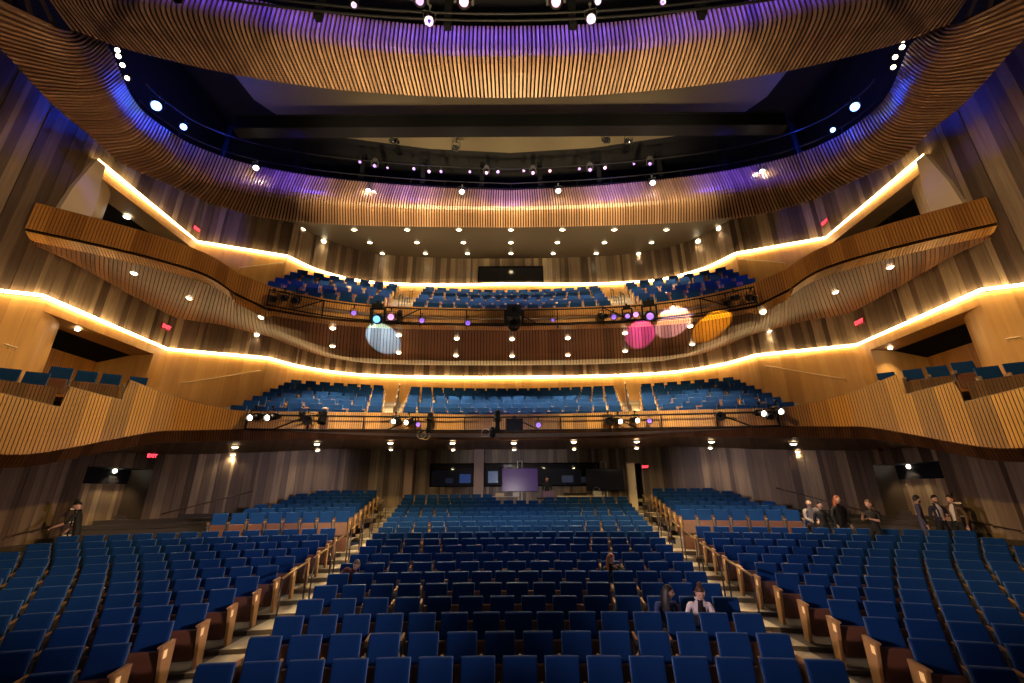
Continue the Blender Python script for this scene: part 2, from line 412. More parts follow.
F2 = both(P2)
def in2(off): return [inward(F2, i, off) for i in range(len(F2))]
bal2 = tag(empty('upper_balcony', (0, 15, CZ + 5)), 'upper balcony with curved wood hull and slatted underside', 'balcony', kind='structure')
t2 = [V(x, d, h) for x, d, h, b in F2]; b2 = [V(x, d, b) for x, d, h, b in F2]
Q = in2(.16); g2 = [V(x, d, F2[i][3] + .015) for i, (x, d) in enumerate(Q)]
Q = in2(.05); k2 = [V(x, d, F2[i][3] - .06) for i, (x, d) in enumerate(Q)]; Q = in2(.45); k3 = [V(x, d, F2[i][3] - .17 + (.10 if abs(x) < 8.5 else 0)) for i, (x, d) in enumerate(Q)]
o = slats([b2, t2], .085, .020, .02, CEN, jitter=.004, uv0=2500).build('front_panel', [M['hull'], M['gapw']]); under(o, bal2)
mb = MB(); mb.grid([b2, g2, k2]); o = mb.build('shadow_groove', M['black']); under(o, bal2)
o = slats([k2, k3], .085, .020, .02, CEN, jitter=.004, uv0=3300).build('hull_edge', [M['hull'], M['gapw']]); under(o, bal2)
mb = MB(); Q = in2(.12); t2c = [V(x, d, F2[i][2]) for i, (x, d) in enumerate(Q)]; b2c = [V(x, d, F2[i][3]) for i, (x, d) in enumerate(Q)]
mb.grid([t2, [p + Vector((0, 0, .02)) for p in t2], [p + Vector((0, 0, .02)) for p in t2c], t2c, b2c]); o = mb.build('parapet_cap', plain('parapet cap wood light', (.26, .13, .06), .4)); under(o, bal2)

# ---- upper walls -----------------------------------------------------------
WARC = crom([(0, 22.5), (3, 22.45), (6, 22.2), (8.5, 21.6), (10.3, 20.3), (11.2, 18.8)], 6)
WHALF = WARC + [(14.8, 17.4), (14.7, 12.1), (14.7, 6.0)]
# soffit of the upper balcony: hull edge to wall
So2 = resamp(k3, NS)
WS = both(WARC[:-1] + [(11.2, 18.8), (13.2, 18.0), (14.8, 17.4), (14.75, 15.0), (14.7, 12.9), (14.7, 11.4)])
Wp = [V(x, d, 6.66 + max(0, min(.7, (abs(x) - 9.5) * .17)) + (max(0, (15 - d)) * .02 if abs(x) > 14 else 0)) for x, d in WS]
half = len(k3) // 2
def pair2():
    """match hull stations with wall stations: the arc with the arc, the side with the side"""
    nl = len([p for p in P2 if p[0] > 8.5]); kl = k3[:nl + 1]; kc = k3[nl:len(k3) - nl]; kr = k3[len(k3) - nl - 1:]
    wc = [p for p in Wp if abs(p.x) <= 11.21]; wl = [p for p in Wp if p.x <= -11.19]; wr_ = [p for p in Wp if p.x >= 11.19]
    return (resamp(kl, 30) + resamp(kc, 90)[1:] + resamp(kr, 30)[1:], resamp(wl, 30) + resamp(wc, 90)[1:] + resamp(wr_, 30)[1:])
A2, B2 = pair2()
def sag(a, b, f):
    p = a.lerp(b, f); w = max(0.0, min(1.0, (10.2 - abs(p.x)) / 3.0)); w = w * w * (3 - 2 * w)
    return p - Vector((0, 0, (.55 * w + .12 * (1 - w)) * sin(pi * f)))
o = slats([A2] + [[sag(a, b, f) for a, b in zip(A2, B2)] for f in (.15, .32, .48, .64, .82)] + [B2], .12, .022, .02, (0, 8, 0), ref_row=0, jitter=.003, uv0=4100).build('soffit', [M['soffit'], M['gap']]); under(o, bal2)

def wain(name, pts, h0, h1, label, sd, parent=None):
    rows = [poly(pts, h0), poly(pts, h1)]
    o = slats(rows, .3, .004, .008, CEN, widths=(.35, .6), jitter=.003, sd=sd, uv0=sd * 500).build(name, [M['wains'], M['gap']], parent)
    if not parent: tag(o, label, kind='structure')
    return o
def h_strip1(x, d): return 5.9 if d > 12.1 else 5.9 - (12.1 - d) * .34
arc_full = both(WARC)
SIDEA = [(11.2, 18.8), (14.8, 17.4)]
H2C = lambda x, d: 11.5 - min(1, abs(x) / 11.2) * .3
wain('wall_rear', arc_full, 2.75, 5.9, 'honey wood wainscot behind the lower balcony seats', 71)
wain('wall_rear', arc_full, 6.9, H2C, 'honey wood wainscot behind the upper balcony seats', 72)
boards('wall_rear', arc_full, 5.95, 7.6, M['board'], 'brown board wall above the lower light strip', sd=73, widths=(.10, .34))
boards('wall_rear', arc_full, lambda x, d: H2C(x, d) + .05, 14.2, M['board'], 'brown board wall under the upper ceiling', sd=74, widths=(.10, .34))
def pier(m, s, y0, y1, h0, h1, uv=0):      # a strip of wainscot on the side wall between two depths
    p = [(s * 14.7, y0), (s * 14.7, y1)]
    q = slats([poly(p, h0), poly(p, h1)], .3, .004, .008, CEN, widths=(.35, .6), jitter=.003, sd=80, uv0=uv); i = len(m.v)
    m.v += q.v; m.f += [tuple(k + i for k in f) for f in q.f]; m.u += q.u; m.m += q.m
for s in (-1, 1):
    nm = sidename(s)
    for lev, (hb, ht, lab) in enumerate(((1.9, 5.9, 'lower'), (7.4, 11.2, 'upper'))):
        p = [(s * x, d) for x, d in SIDEA]
        m = slats([poly(p, hb), poly(p, ht)], .3, .004, .008, CEN, widths=(.35, .6), jitter=.003, sd=81 + lev, uv0=600 * lev)
        if lev == 0:
            pier(m, s, 17.4, 16.75, hb, ht, 50); pier(m, s, 16.75, 12.35, 5.48, ht, 60); pier(m, s, 12.35, 6.0, hb, h_strip1, 90)
        else:
            pier(m, s, 17.4, 17.0, hb, ht, 150); pier(m, s, 17.0, 12.45, 10.75, ht, 160)
        tag(m.build('wall_' + nm, [M['wains'], M['gap']]), f'{nm} honey wood wainscot round the {lab} box opening', kind='structure')
        # the opening's recess
        y0, y1, hc = (12.35, 16.75, 5.48) if lev == 0 else (12.45, 17.0, 10.75)
        m = MB(); X0, X1, X2 = s * 14.7, s * 15.6, s * 16.9; hb2 = hb + .3
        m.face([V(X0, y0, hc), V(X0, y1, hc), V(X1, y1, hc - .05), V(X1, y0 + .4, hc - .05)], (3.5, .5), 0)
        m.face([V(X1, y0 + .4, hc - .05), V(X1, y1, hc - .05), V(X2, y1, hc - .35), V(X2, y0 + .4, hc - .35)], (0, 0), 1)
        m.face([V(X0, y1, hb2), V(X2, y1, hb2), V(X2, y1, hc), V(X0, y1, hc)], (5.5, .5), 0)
        # curved cheek at the stage side
        c0 = []; c1 = []
        for k in range(9):
            a = pi / 2 * k / 8; x = s * (14.7 + 1.0 * (1 - cos(a)) ** .8); y = y0 + 1.3 * sin(a)
            c0.append(V(x, y, hb2)); c1.append(V(x, y, hc))
        m.grid([c0, c1], 8.5, 0)
        q = slats([[V(X2, y0 - 1, hb2), V(X2, y1, hb2)], [V(X2, y0 - 1, hc - .3), V(X2, y1, hc - .3)]], .075, .016, .02, CEN, uv0=40); i = len(m.v)
        m.v += q.v; m.f += [tuple(k + i for k in f) for f in q.f]; m.u += q.u; m.m += [3 if k == 0 else 4 for k in q.m]
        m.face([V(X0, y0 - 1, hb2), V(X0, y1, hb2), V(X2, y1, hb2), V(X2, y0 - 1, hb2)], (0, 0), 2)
        tag(m.build('wall_' + nm, [M['wains'] if lev == 0 else plain('shaded box lining', (.36, .27, .17), .5), M['void'], M['floor'], M['hull'] if lev == 0 else M['void'], M['gap']]), f'{nm} recessed entrance behind the {lab} boxes', kind='structure')  # upper recess: shade put into a duller lining and dark back wall
    # end pier of the upper box: pale, cut on the slant
    m = MB(); e = s * .14; X = s * 14.7
    pts = [(11.55, 8.3), (11.75, 9.75), (12.1, 11.2), (12.45, 11.2), (12.45, 10.75)]
    pts += [(12.45 + .14 * sin(pi * t / 8), 10.75 - t * .31) for t in range(1, 8)] + [(12.35, 8.3)]
    fr = [V(X - e, y, h) for y, h in pts]; bk = [V(X + e, y, h) for y, h in pts]
    m.face(fr); m.face(bk[::-1])
    for i in range(len(pts)): j = (i + 1) % len(pts); m.face([fr[i], fr[j], bk[j], bk[i]])
    tag(m.build('column', M['white'], fix=True), f'pale slanted end pier of the {nm} upper box', 'pier', kind='structure')
    # boards: above strip 1, above strip 2, and the tall wall towards the stage
    p = [(s * x, d) for x, d in [(11.2, 18.8), (14.8, 17.4), (14.76, 12.1)]]
    boards('wall_' + nm, p, 5.95, 8.4, M['board'], f'{nm} brown board wall between the two balconies', sd=90 + s, widths=(.12, .36))
    boards('wall_' + nm, p, 11.25, 13.4, M['board'], f'{nm} brown board wall above the upper light strip', sd=93 + s, widths=(.12, .36))
    p = [(s * 14.76, 12.1), (s * 14.78, 4.0)]
    boards('wall_' + nm, p, lambda x, d: h_strip1(x, d) + .05, 18, M['board'], f'{nm} tall brown board wall running to the stage', sd=96 + s, widths=(.14, .42), vsplit=None)

# ---- light strips -----------------------------------------------------------
def strip(pts, hf, label, r=.05):
    P = [V(x, d, hf(x, d) if callable(hf) else hf) for x, d in pts]
    mb = MB(); mb.tube(P, r, 6); o = mb.build('light_strip', M['strip']); tag(o, label, 'light strip'); return o
WF = both(WHALF); WI = [inward(WF, i, -.10) for i in range(len(WF))]
strip(WI, h_strip1, 'long warm glowing strip along the top of the lower honey wainscot')
W2 = both(WARC + [(14.8, 17.4), (14.7, 12.15)]); WI2 = [inward(W2, i, -.10) for i in range(len(W2))]
strip(WI2, lambda x, d: H2C(x, d), 'warm glowing strip along the top of the upper honey wainscot')

# ---- slatted ceiling ring ----------------------------------------------------
rim_px = [(512, 192), (425, 188), (338, 180), (279, 171), (232, 160), (193, 145), (168, 130), (144, 112), (130, 94), (121, 75), (110, 50), (96, 38), (72, 28)]
rid_px = [(512, 207), (420, 205), (330, 199), (270, 191), (223, 183), (182, 168), (157, 152), (130, 131), (114, 112), (102, 91), (88, 70), (76, 47), (70, 31)]
out_px = [(512, 226), (420, 225), (330, 222), (262, 215), (210, 200), (160, 178), (122, 160), (90, 131), (65, 111), (42, 88), (10, 52), (-30, 12), (-60, -35)]
def sym(px, h):
    o = []
    for x, y in px:
        y = y - (x - 512) * RHO * .55; p = at_h(x, y, h); o.append((max(0.0, -p.x), p.y))
    o[0] = (0.0, o[0][1]); return o
def ringrow(px, h): return [V(x, d, h) for x, d in both(crom(sym(px, h), 5))]
R0 = ringrow(rim_px, 12.45); R2 = ringrow(rid_px, 11.05); R3 = ringrow(out_px, 11.12)
def bez(a, c, b, n): return [[(p * (1 - t) ** 2 + q * 2 * t * (1 - t) + r * t * t) for p, q, r in zip(a, c, b)] for t in [k / n for k in range(n + 1)]]
# face falls from the rim, rounds over the ridge, runs out underneath
Ra = [a.lerp(b, .55) for a, b in zip(R0, R2)]; Rb = [b.lerp(c, .40) for b, c in zip(R2, R3)]
prof = [R0, [a.lerp(b, .5) for a, b in zip(R0, Ra)]] + bez(Ra, R2, Rb, 6) + [[a.lerp(b, .5) for a, b in zip(Rb, R3)], R3]
mring = slats(prof, .104, .046, .075, (0, 9, 4), ref_row=4, jitter=.004, uv0=6000)
ring = mring.build('ceiling_ring', [M['slat'], M['gap']]); tag(ring, 'huge curved ceiling ring of wooden slats lit violet and gold', 'ceiling ring')
# ---- slatted band over the stage edge ------------------------------------------
bot_px = [(512, 98), (430, 96), (350, 90), (300, 84), (250, 76), (200, 66), (150, 54), (115, 44), (90, 34), (72, 28)]
ben_px = [(512, 56), (421, 54), (334, 44), (277, 35), (221, 22), (162, 12), (108, 5), (75, -3), (56, -9), (44, -12)]
def topx(x, y): return (x + (512 - x) * 27 / (y + 870), y - 27)
B0 = ringrow(bot_px, 11.0); B1 = ringrow(ben_px, 11.7); B2_ = ringrow([topx(*p) for p in ben_px], 13.3)
Bm = bez([a.lerp(b, .6) for a, b in zip(B0, B1)], B1, [a.lerp(b, .25) for a, b in zip(B1, B2_)], 4)
band = slats([B0, [a.lerp(b, .3) for a, b in zip(B0, B1)]] + Bm + [B2_], .112, .05, .075, (0, 2, 3), ref_row=0, jitter=.004, uv0=8000)
band = band.build('ceiling_band', [M['slat'], M['gap']]); tag(band, 'curved ceiling band of wooden slats crossing the top of the hall', 'ceiling band')
# ---- ceilings -----------------------------------------------------------------
mb = MB(); ro = [p for p in R3 if abs(p.x) <= 11.9]; Wc = [V(x, d, 13.2) for x, d in both(WARC + [(13.2, 18.0)])]
ra = resamp(ro, 81); wa = resamp(Wc, 81)
mb.grid([[p + Vector((0, 0, .03)) for p in ra], [a.lerp(b, .5) + Vector((0, 0, .2)) for a, b in zip(ra, wa)], wa])
uc = mb.build('ceiling', M['ceil'], smooth=True); tag(uc, 'brown ceiling over the upper balcony', kind='structure')
mb = MB(); mb.face([(-24, 5, CZ + 18.0), (24, 5, CZ + 18.0), (24, 30, CZ + 18.0), (-24, 30, CZ + 18.0)])
vw = [V(s_ * x, d, 0) for s_, x, d in [(-1, 14.5, 8.5), (-1, 14.5, 17.0), (-1, 11, 18.6), (-1, 9, 20.6), (1, 9, 20.6), (1, 11, 18.6), (1, 14.5, 17.0), (1, 14.5, 8.5)]]
mb.grid([[p + Vector((0, 0, 13.25)) for p in vw], [p + Vector((0, 0, 18)) for p in vw]])
tag(mb.build('ceiling', M['void']), 'black ceiling void above the slatted ring', kind='structure')
# ---- terraces of the balconies ---------------------------------------------------
def terrace(name, rows, d0, pitch, h0, rise, g, xm, root):
    mb = MB(); xs = [-xm + 2 * xm * i / 48 for i in range(49)]
    for k in range(rows):
        z = h0 + rise * k - SEATH; zn = z + rise; da = d0 + pitch * k - .40; db = da + pitch + (1.5 if k == rows - 1 else 0)
        if k == 0: da -= .25 if xm < 10 else .8
        mb.grid([[V(x, da - g(x), z - .02) for x in xs], [V(x, db - g(x), z - .02) for x in xs], [V(x, db - g(x), zn - .02) for x in xs]])
    o = mb.build(name, M['concrete']); under(o, root); return o
L1 = dict(rows=8, d0=15.3, pitch=.9, h0=2.78, rise=.337, g=lambda x: x * x / 52, dg=lambda x: x / 26, ce=lambda d: 3.9 + .19 * (d - 15.3), si=lambda d: 4.45 + .29 * (d - 15.3), so=lambda d: 9.1 + .2 * (d - 15.3))
L2 = dict(rows=6, d0=15.9, pitch=.9, h0=7.28, rise=.58, g=lambda x: x * x / 44, dg=lambda x: x / 22, ce=lambda d: 3.95 + .12 * (d - 15.9), si=lambda d: 5.0 + .14 * (d - 15.9), so=lambda d: 9.2 + .22 * (d - 15.9))
terrace('seating_steps', L1['rows'], L1['d0'], L1['pitch'], L1['h0'], L1['rise'], L1['g'], 10.9, bal1)
terrace('seating_steps', L2['rows'], L2['d0'], L2['pitch'], L2['h0'], L2['rise'], L2['g'], 9.25, bal2)
# ================================================================== SEATS
def seat_meshes():
    D = {}
    # backrest: padded, gently leaning, rounded
    def slab(w, z0, z1, y0, y1, t, mat, bev, seg, cur=0.0, name='x'):
        mb = MB(); n = 6; rows_f = []; rows_b = []
        for j in range(5):
            f = j / 4; z = z0 + (z1 - z0) * f; y = y0 + (y1 - y0) * f
            rows_f.append([Vector((-w / 2 + w * i / n, y - t / 2 + cur * (1 - (2 * i / n - 1) ** 2) , z)) for i in range(n + 1)])
            rows_b.append([p + Vector((0, t, 0)) for p in rows_f[-1]])
        i0 = len(mb.v); mb.grid(rows_f); mb.grid(rows_b, flip=True)
        ring_f = rows_f[0] + [r[-1] for r in rows_f[1:]] + rows_f[-1][::-1][1:] + [r[0] for r in rows_f[::-1][1:]]
        ring_b = rows_b[0] + [r[-1] for r in rows_b[1:]] + rows_b[-1][::-1][1:] + [r[0] for r in rows_b[::-1][1:]]
        mb.grid([ring_b, ring_f])
        me = mb.mesh(name, mat); bm = bmesh.new(); bm.from_mesh(me); bmesh.ops.remove_doubles(bm, verts=bm.verts, dist=1e-5)
        bmesh.ops.recalc_face_normals(bm, faces=bm.faces)
        ed = [e for e in bm.edges if len(e.link_faces) == 2 and e.calc_face_angle(0) > .8]
        bmesh.ops.bevel(bm, geom=ed, offset=bev, segments=seg, affect='EDGES', profile=.6); bm.to_mesh(me); bm.free()
        for p in me.polygons: p.use_smooth = True
        return me
    D['backrest'] = slab(.445, .46, .915, .285, .385, .06, M['fabric'], .016, 2, .012, 'backrest')
    D['rim_shell'] = slab(.456, .43, .922, .325, .425, .035, M['shell'], .012, 2, .012, 'rim_shell')  # lighter than the fabric, its edge stands in for piping catching a highlight
    D['seat'] = slab(.455, .13, .565, .13, .225, .075, M['seatwood'], .018, 2, 0, 'seat')
    D['seat_cushion'] = slab(.44, .15, .56, .20, .285, .05, M['fabric'], .018, 2, 0, 'seat_cushion')
    def box(name, c, d, mat, bev=.006):
        mb = MB(); mb.box(c, d); me = mb.mesh(name, mat); bm = bmesh.new(); bm.from_mesh(me); bmesh.ops.bevel(bm, geom=bm.edges[:], offset=bev, segments=2, affect='EDGES'); bm.to_mesh(me); bm.free(); return me
    for nm, x in (('L', -.275), ('R', .275)):
        mb = MB()
        mb.v = []; A = [(-.025, .03, .60), (.025, .03, .60), (.022, .33, .635), (-.022, .33, .635)]
        top = [Vector((x + a, b, c + .03)) for a, b, c in A]; bot = [Vector((x + a, b, c)) for a, b, c in A]
        mb.face(top); mb.face(bot[::-1])
        for i in range(4): j = (i + 1) % 4; mb.face([bot[i], bot[j], top[j], top[i]])
        me = mb.mesh('armrest', M['armwood']); bm = bmesh.new(); bm.from_mesh(me); bmesh.ops.remove_doubles(bm, verts=bm.verts, dist=1e-5); bmesh.ops.bevel(bm, geom=bm.edges[:], offset=.007, segments=2, affect='EDGES'); bm.to_mesh(me); bm.free()
        D['arm' + nm] = me
        mb = MB(); mb.box((x, .26, .31), (.035, .11, .60)); mb.box((x, .24, .012), (.09, .26, .024)); mb.box((x, .10, .57), (.03, .22, .05)); D['sup' + nm] = mb.mesh('support', M['metal'])
        sg = -1 if x < 0 else 1
        # end panel: tapered board facing the aisle, oak cap
        mb = MB(); xo = x + sg * .012; P = [(.00, .64), (.40, .66), (.38, 0), (.14, 0)]
        a = [Vector((xo - .028, y, z)) for y, z in P]; b = [Vector((xo + .028, y, z)) for y, z in P]
        mb.face(a); mb.face(b[::-1])
        for i in range(4): j = (i + 1) % 4; mb.face([a[i], b[i], b[j], a[j]])
        me = mb.mesh('end_panel', M['armwood']); bm = bmesh.new(); bm.from_mesh(me); bmesh.ops.remove_doubles(bm, verts=bm.verts, dist=1e-5); bmesh.ops.recalc_face_normals(bm, faces=bm.faces); bmesh.ops.bevel(bm, geom=bm.edges[:], offset=.008, segments=2, affect='EDGES'); bm.to_mesh(me); bm.free()
        D['end' + nm] = me
        D['cap' + nm] = box('cap', (xo, .17, .665), (.075, .44, .03), M['armwood'], .008)
        D['lamp' + nm] = box('aisle_lamp_glow', (xo + sg * .030, .11, .55), (.010, .10, .11), M['steplamp'], .003)  # glowing patch stands in for the lamp's warm light on the panel
    return D
SD = seat_meshes()
def make_seat(var, box_style=False):
    r = empty('theatre_seat')
    def part(key, name):
        o = bpy.data.objects.new(name, SD[key]); COL.objects.link(o); o.parent = r; return o
    for k in ('backrest', 'rim_shell', 'seat', 'seat_cushion'):
        o = part(k, k)
        if 'd' in var and k.startswith('seat'):      # pan folded down under a sitter
            o.matrix_basis = Matrix.Translation((0, .27, .40)) @ Matrix.Rotation(radians(78), 4, 'X') @ Matrix.Translation((0, -.21, -.13))
    if 'l' in var:
        e = part('endL', 'end_panel'); c = part('capL', 'cap'); c.parent = e; c = part('lampL', 'aisle_lamp_glow'); c.parent = e
    else: part('armL', 'armrest'); part('supL', 'support')
    if 'r' in var:
        e = part('endR', 'end_panel'); c = part('capR', 'cap'); c.parent = e; c = part('lampR', 'aisle_lamp_glow'); c.parent = e
    elif 'e' in var: part('armR', 'armrest'); part('supR', 'support')
    return r
seats = []          # (x, y, z, rot, block, row, place, count, variant)
ROWMAP = {}
for k in range(-1, NR):
    d = rowd(k); e = e_cen(d); n = round(2 * e / .555); n += (1 if 2 * e / .555 > n else -1) if (n + k) % 2 == 0 else 0
    for i in range(n):
        x = (i - (n - 1) / 2) * (2 * e / n)
        if k == 19 and -1.25 < x < 9: continue
        if k == 18 and -.9 < x < 1.4: continue
        seats.append((x + XO, d - .34 - g_main(x), rowz(k), -dg_main(x), 'central block', k, i, n, ('l' if i == 0 else '') + ('r' if i == n - 1 else '')))
    for s in (-1, 1):
        x = e_side(d) + .28; L = []
        if k == 12: continue
        while True:
            y = d - g_main(x)
            lim = (12.75 if y < 12.5 else 12.75 - (y - 12.5) * .5) if k < 12 else 10.1 - (y - 15.9) * .15
            if x > lim: break
            L.append((x, y)); x += .555 * cos(atan(dg_main(x)))
        for i, (x, y) in enumerate(L):
            last = i == len(L) - 1
            v = ('r' if s < 0 else 'l') if i == 0 else (('e' if s > 0 else '') if last else '')
            if s < 0 and i > 0: v = ''
            seats.append((s * x + XO, y - .34, rowz(k) + (RAISE if k >= 13 else 0), -dg_main(s * x), ('left' if s < 0 else 'right') + (' front block' if k < 12 else ' rear block'), k if k < 12 else k - 13, i, len(L), v))
HOOD = min((t for t in seats if t[4] == 'right rear block' and t[5] == 0), key=lambda t: abs(project((t[0], t[1] + .1, t[2] + 1.1))[0] - 808))
seats.remove(HOOD)
def shown(t):
    p = project((t[0], t[1] + .35, t[2] + .75)); return p and -16 < p[0] < 1040 and p[1] < 694
vis = [t for t in seats if shown(t)]
vis.sort(key=lambda t: project((t[0], t[1] + .35, t[2] + .75))[2])
single, rest = vis[:300], vis[300:]
protos = {}
first_row = {}
for t in vis: first_row[t[4]] = min(first_row.get(t[4], 99), t[5])
end_lo = {}
def seat_label(t):
    b, k, i, n = t[4], t[5], t[6], t[7]; r = k - first_row[b]
    vs = sorted([q[6] for q in vis if q[4] == b and q[5] == k])
    row = ORD[r] + ' row'
    look = 'Navy seat'
    if b == 'central block':
        j = vs.index(i)
        if i in (0, n - 1): pos = 'at its ' + ('left' if i == 0 else 'right') + ' end'
        elif j < len(vs) / 2: pos = ORD[j] + ' from its left end'
        else: pos = ORD[len(vs) - 1 - j] + ' from its right end'
    else:
        pos = 'on the aisle' if i == 0 else ORD[i] + ' from the aisle'
    return f"{look.lower()}, {row} of the {b}, {pos}"
def place(proto_var, loc, rot, label, group):
    if proto_var not in protos: protos[proto_var] = r = make_seat(proto_var); r['category'] = 'seat'; r['label'] = label; r['group'] = group
    else: r = dup(protos[proto_var], label, group)
    r.location = loc; r.rotation_euler = (0, 0, rot); return r
PEOPLE_SEATS = [('seated_man', 6, 352), ('red_haired', 6, 613), ('dark_haired', 3, 659), ('blazer', 3, 697)]
OCC = {}
for nm, k, px in PEOPLE_SEATS:
    t = min((q for q in single if q[4] == 'central block' and q[5] == k), key=lambda q: abs(project((q[0], q[1] + .1, q[2] + 1.1))[0] - px)); OCC[nm] = t
for t in single:
    place(t[8] + ('d' if t in OCC.values() else ''), (t[0], t[1], t[2]), t[3], seat_label(t), f'folding seats of the {t[4]}')
# ---- the rest of the seats: one body of seating
def lite():
    """light copies of the seat's parts as plain vertex lists"""
    out = []
    def slabq(w, z0, z1, y0, y1, t, mi):
        f = [(-w / 2, y0, z0), (w / 2, y0, z0), (w / 2, y1, z1), (-w / 2, y1, z1)]; b = [(x, y + t, z) for x, y, z in f]; c = .012
        fi = [(-w / 2 + c, y0 - c, z0 + c), (w / 2 - c, y0 - c, z0 + c), (w / 2 - c, y1 - c, z1 - c), (-w / 2 + c, y1 - c, z1 - c)]
        out.append((fi, mi)); out.append((b[::-1], mi))
        for i in range(4):
            j = (i + 1) % 4; out.append(([f[i], f[j], fi[j], fi[i]], mi)); out.append(([b[i], b[j], f[j], f[i]], mi))
    slabq(.45, .46, .915, .255, .355, .06, 0); slabq(.458, .43, .922, .31, .41, .035, 1); slabq(.455, .13, .565, .09, .185, .085, 2)
    def bx(x0, x1, y0, y1, z0, z1, mi):
        p = [(x, y, z) for z in (z0, z1) for y in (y0, y1) for x in (x0, x1)]
        for q in ((0, 2, 3, 1), (4, 5, 7, 6), (0, 1, 5, 4), (2, 6, 7, 3), (0, 4, 6, 2), (1, 3, 7, 5)): out.append(([p[k] for k in q], mi))
    bx(-.30, -.25, .04, .33, .60, .65, 3); bx(-.292, -.258, .2, .31, 0, .6, 4)
    endp = []
    o2 = out; 
    return out
LT = lite()
def endface(s):
    o = []
    p = [(x, y, z) for z in (0, .66) for y in ((.14 if z == 0 else 0), .38) for x in (s * .26, s * .316)]
    for q in ((0, 2, 3, 1), (4, 5, 7, 6), (0, 1, 5, 4), (2, 6, 7, 3), (0, 4, 6, 2), (1, 3, 7, 5)): o.append(([p[k] for k in q], 3))
    p = [(x, y, z) for z in (.50, .60) for y in (.06, .16) for x in (s * .316, s * .328)]
    for q in ((0, 2, 3, 1), (4, 5, 7, 6), (0, 1, 5, 4), (2, 6, 7, 3), (0, 4, 6, 2), (1, 3, 7, 5)): o.append(([p[k] for k in q], 5))
    return o
for L, nm in ((L1, 'lower'), (L2, 'upper')):
    for k in range(L['rows']):
        d = L['d0'] + L['pitch'] * k; z = L['h0'] + L['rise'] * k - SEATH + CZ
        for blk in (-1, 0, 1):
            if blk == 0: a, b = -L['ce'](d), L['ce'](d)
            else: a, b = L['si'](d), L['so'](d)
            if blk < 0: a, b = -b, -a
            n = max(1, round((b - a) / .545)); n -= (n + k) % 2
            for i in range(n):
                x = a + (b - a) * (i + .5) / n
                rest.append((x, d - .22 - L['g'](x), z, -L['dg'](x), nm, k, i, n, ('l' if i == 0 and blk >= 0 else '') + ('r' if i == n - 1 and blk <= 0 else '')))
mb = MB()
for t in rest:
    mt = Matrix.Translation(t[:3]) @ Matrix.Rotation(t[3], 4, 'Z')
    for pts, mi in LT + (endface(-1) if 'l' in t[8] else []) + (endface(1) if 'r' in t[8] else []): mb.face([mt @ Vector(p) for p in pts], (0, 0), mi)
o = mb.build('theatre_seats', [M['fabric'], M['shell'], M['seatwood'], M['armwood'], M['metal'], M['steplamp']])
tag(o, 'blue folding seats of the rear rows and both balconies', 'seating', kind='stuff')
# ---- seats in the side boxes
BOX = [((18, 367), 10.35, 12.0), ((47, 371), 10.9, 12.05), ((71, 366), 11.5, 12.2), ((96, 370), 12.1, 12.15), ((120, 373), 12.7, 12.0), ((146, 376), 13.3, 11.75)]
for s in (-1, 1):
    for j, ((px, py), yy, xx) in enumerate(BOX):
        p = at_x(px, py - (px - 512) * RHO * .5, -xx)
        pos = Vector((s * xx, p.y - .35, p.z - SEATH)); nm = sidename(s)
        lab = f"navy seat in the {nm} lower box, {ORD[j]} back from the stage" if j < 6 else f"navy seat in the {nm} lower box, nearest to the stage"
        if j < 6: lab = f"navy seat in the {nm} lower box, {ORD[j]} from the stage end"
        r = place('box', pos, -s * .55, lab, 'seats in the lower side boxes')
        pl = MB(); pl.box((pos.x, pos.y + .15, pos.z - .06), (.62, .8, .12), mat=Matrix.Rotation(-s * .55, 3, 'Z')); o = pl.build('box_step', M['seatwood']); under(o, bal1)
# ================================================================== LIGHTS
EXPO = 1.28
bpy.context.view_layer.update()
DG = bpy.context.evaluated_depsgraph_get()
def hit(px, py):
    r = ray(px, py - 0).normalized(); ok, loc, nor, idx, ob, mt = S.ray_cast(DG, Vector((0, 0, CZ)) + r * .5, r)
    if not ok: return at_h(px, py, 8), -r, None
    if nor.dot(r) > 0: nor = -nor
    return loc, nor, ob
def light(kind, name, loc, energy, col, target=None, angle=60, blend=.5, size=.1, parent=None, sy=None):
    l = bpy.data.lights.new(name, kind); l.energy = energy; l.color = col
    if kind == 'SPOT': l.spot_size = radians(angle); l.spot_blend = blend; l.shadow_soft_size = size
    elif kind == 'AREA':
        l.shape = 'RECTANGLE'; l.size = size; l.size_y = sy or size
        l.spread = radians(angle)
    else: l.shadow_soft_size = size
    o = bpy.data.objects.new(name, l); COL.objects.link(o); o.location = loc
    if target is not None:
        o.rotation_euler = (Vector(target) - Vector(loc)).to_track_quat('-Z', 'Y').to_euler()
    return o
WARM = (1, .74, .42); VIO = (.30, .16, 1)
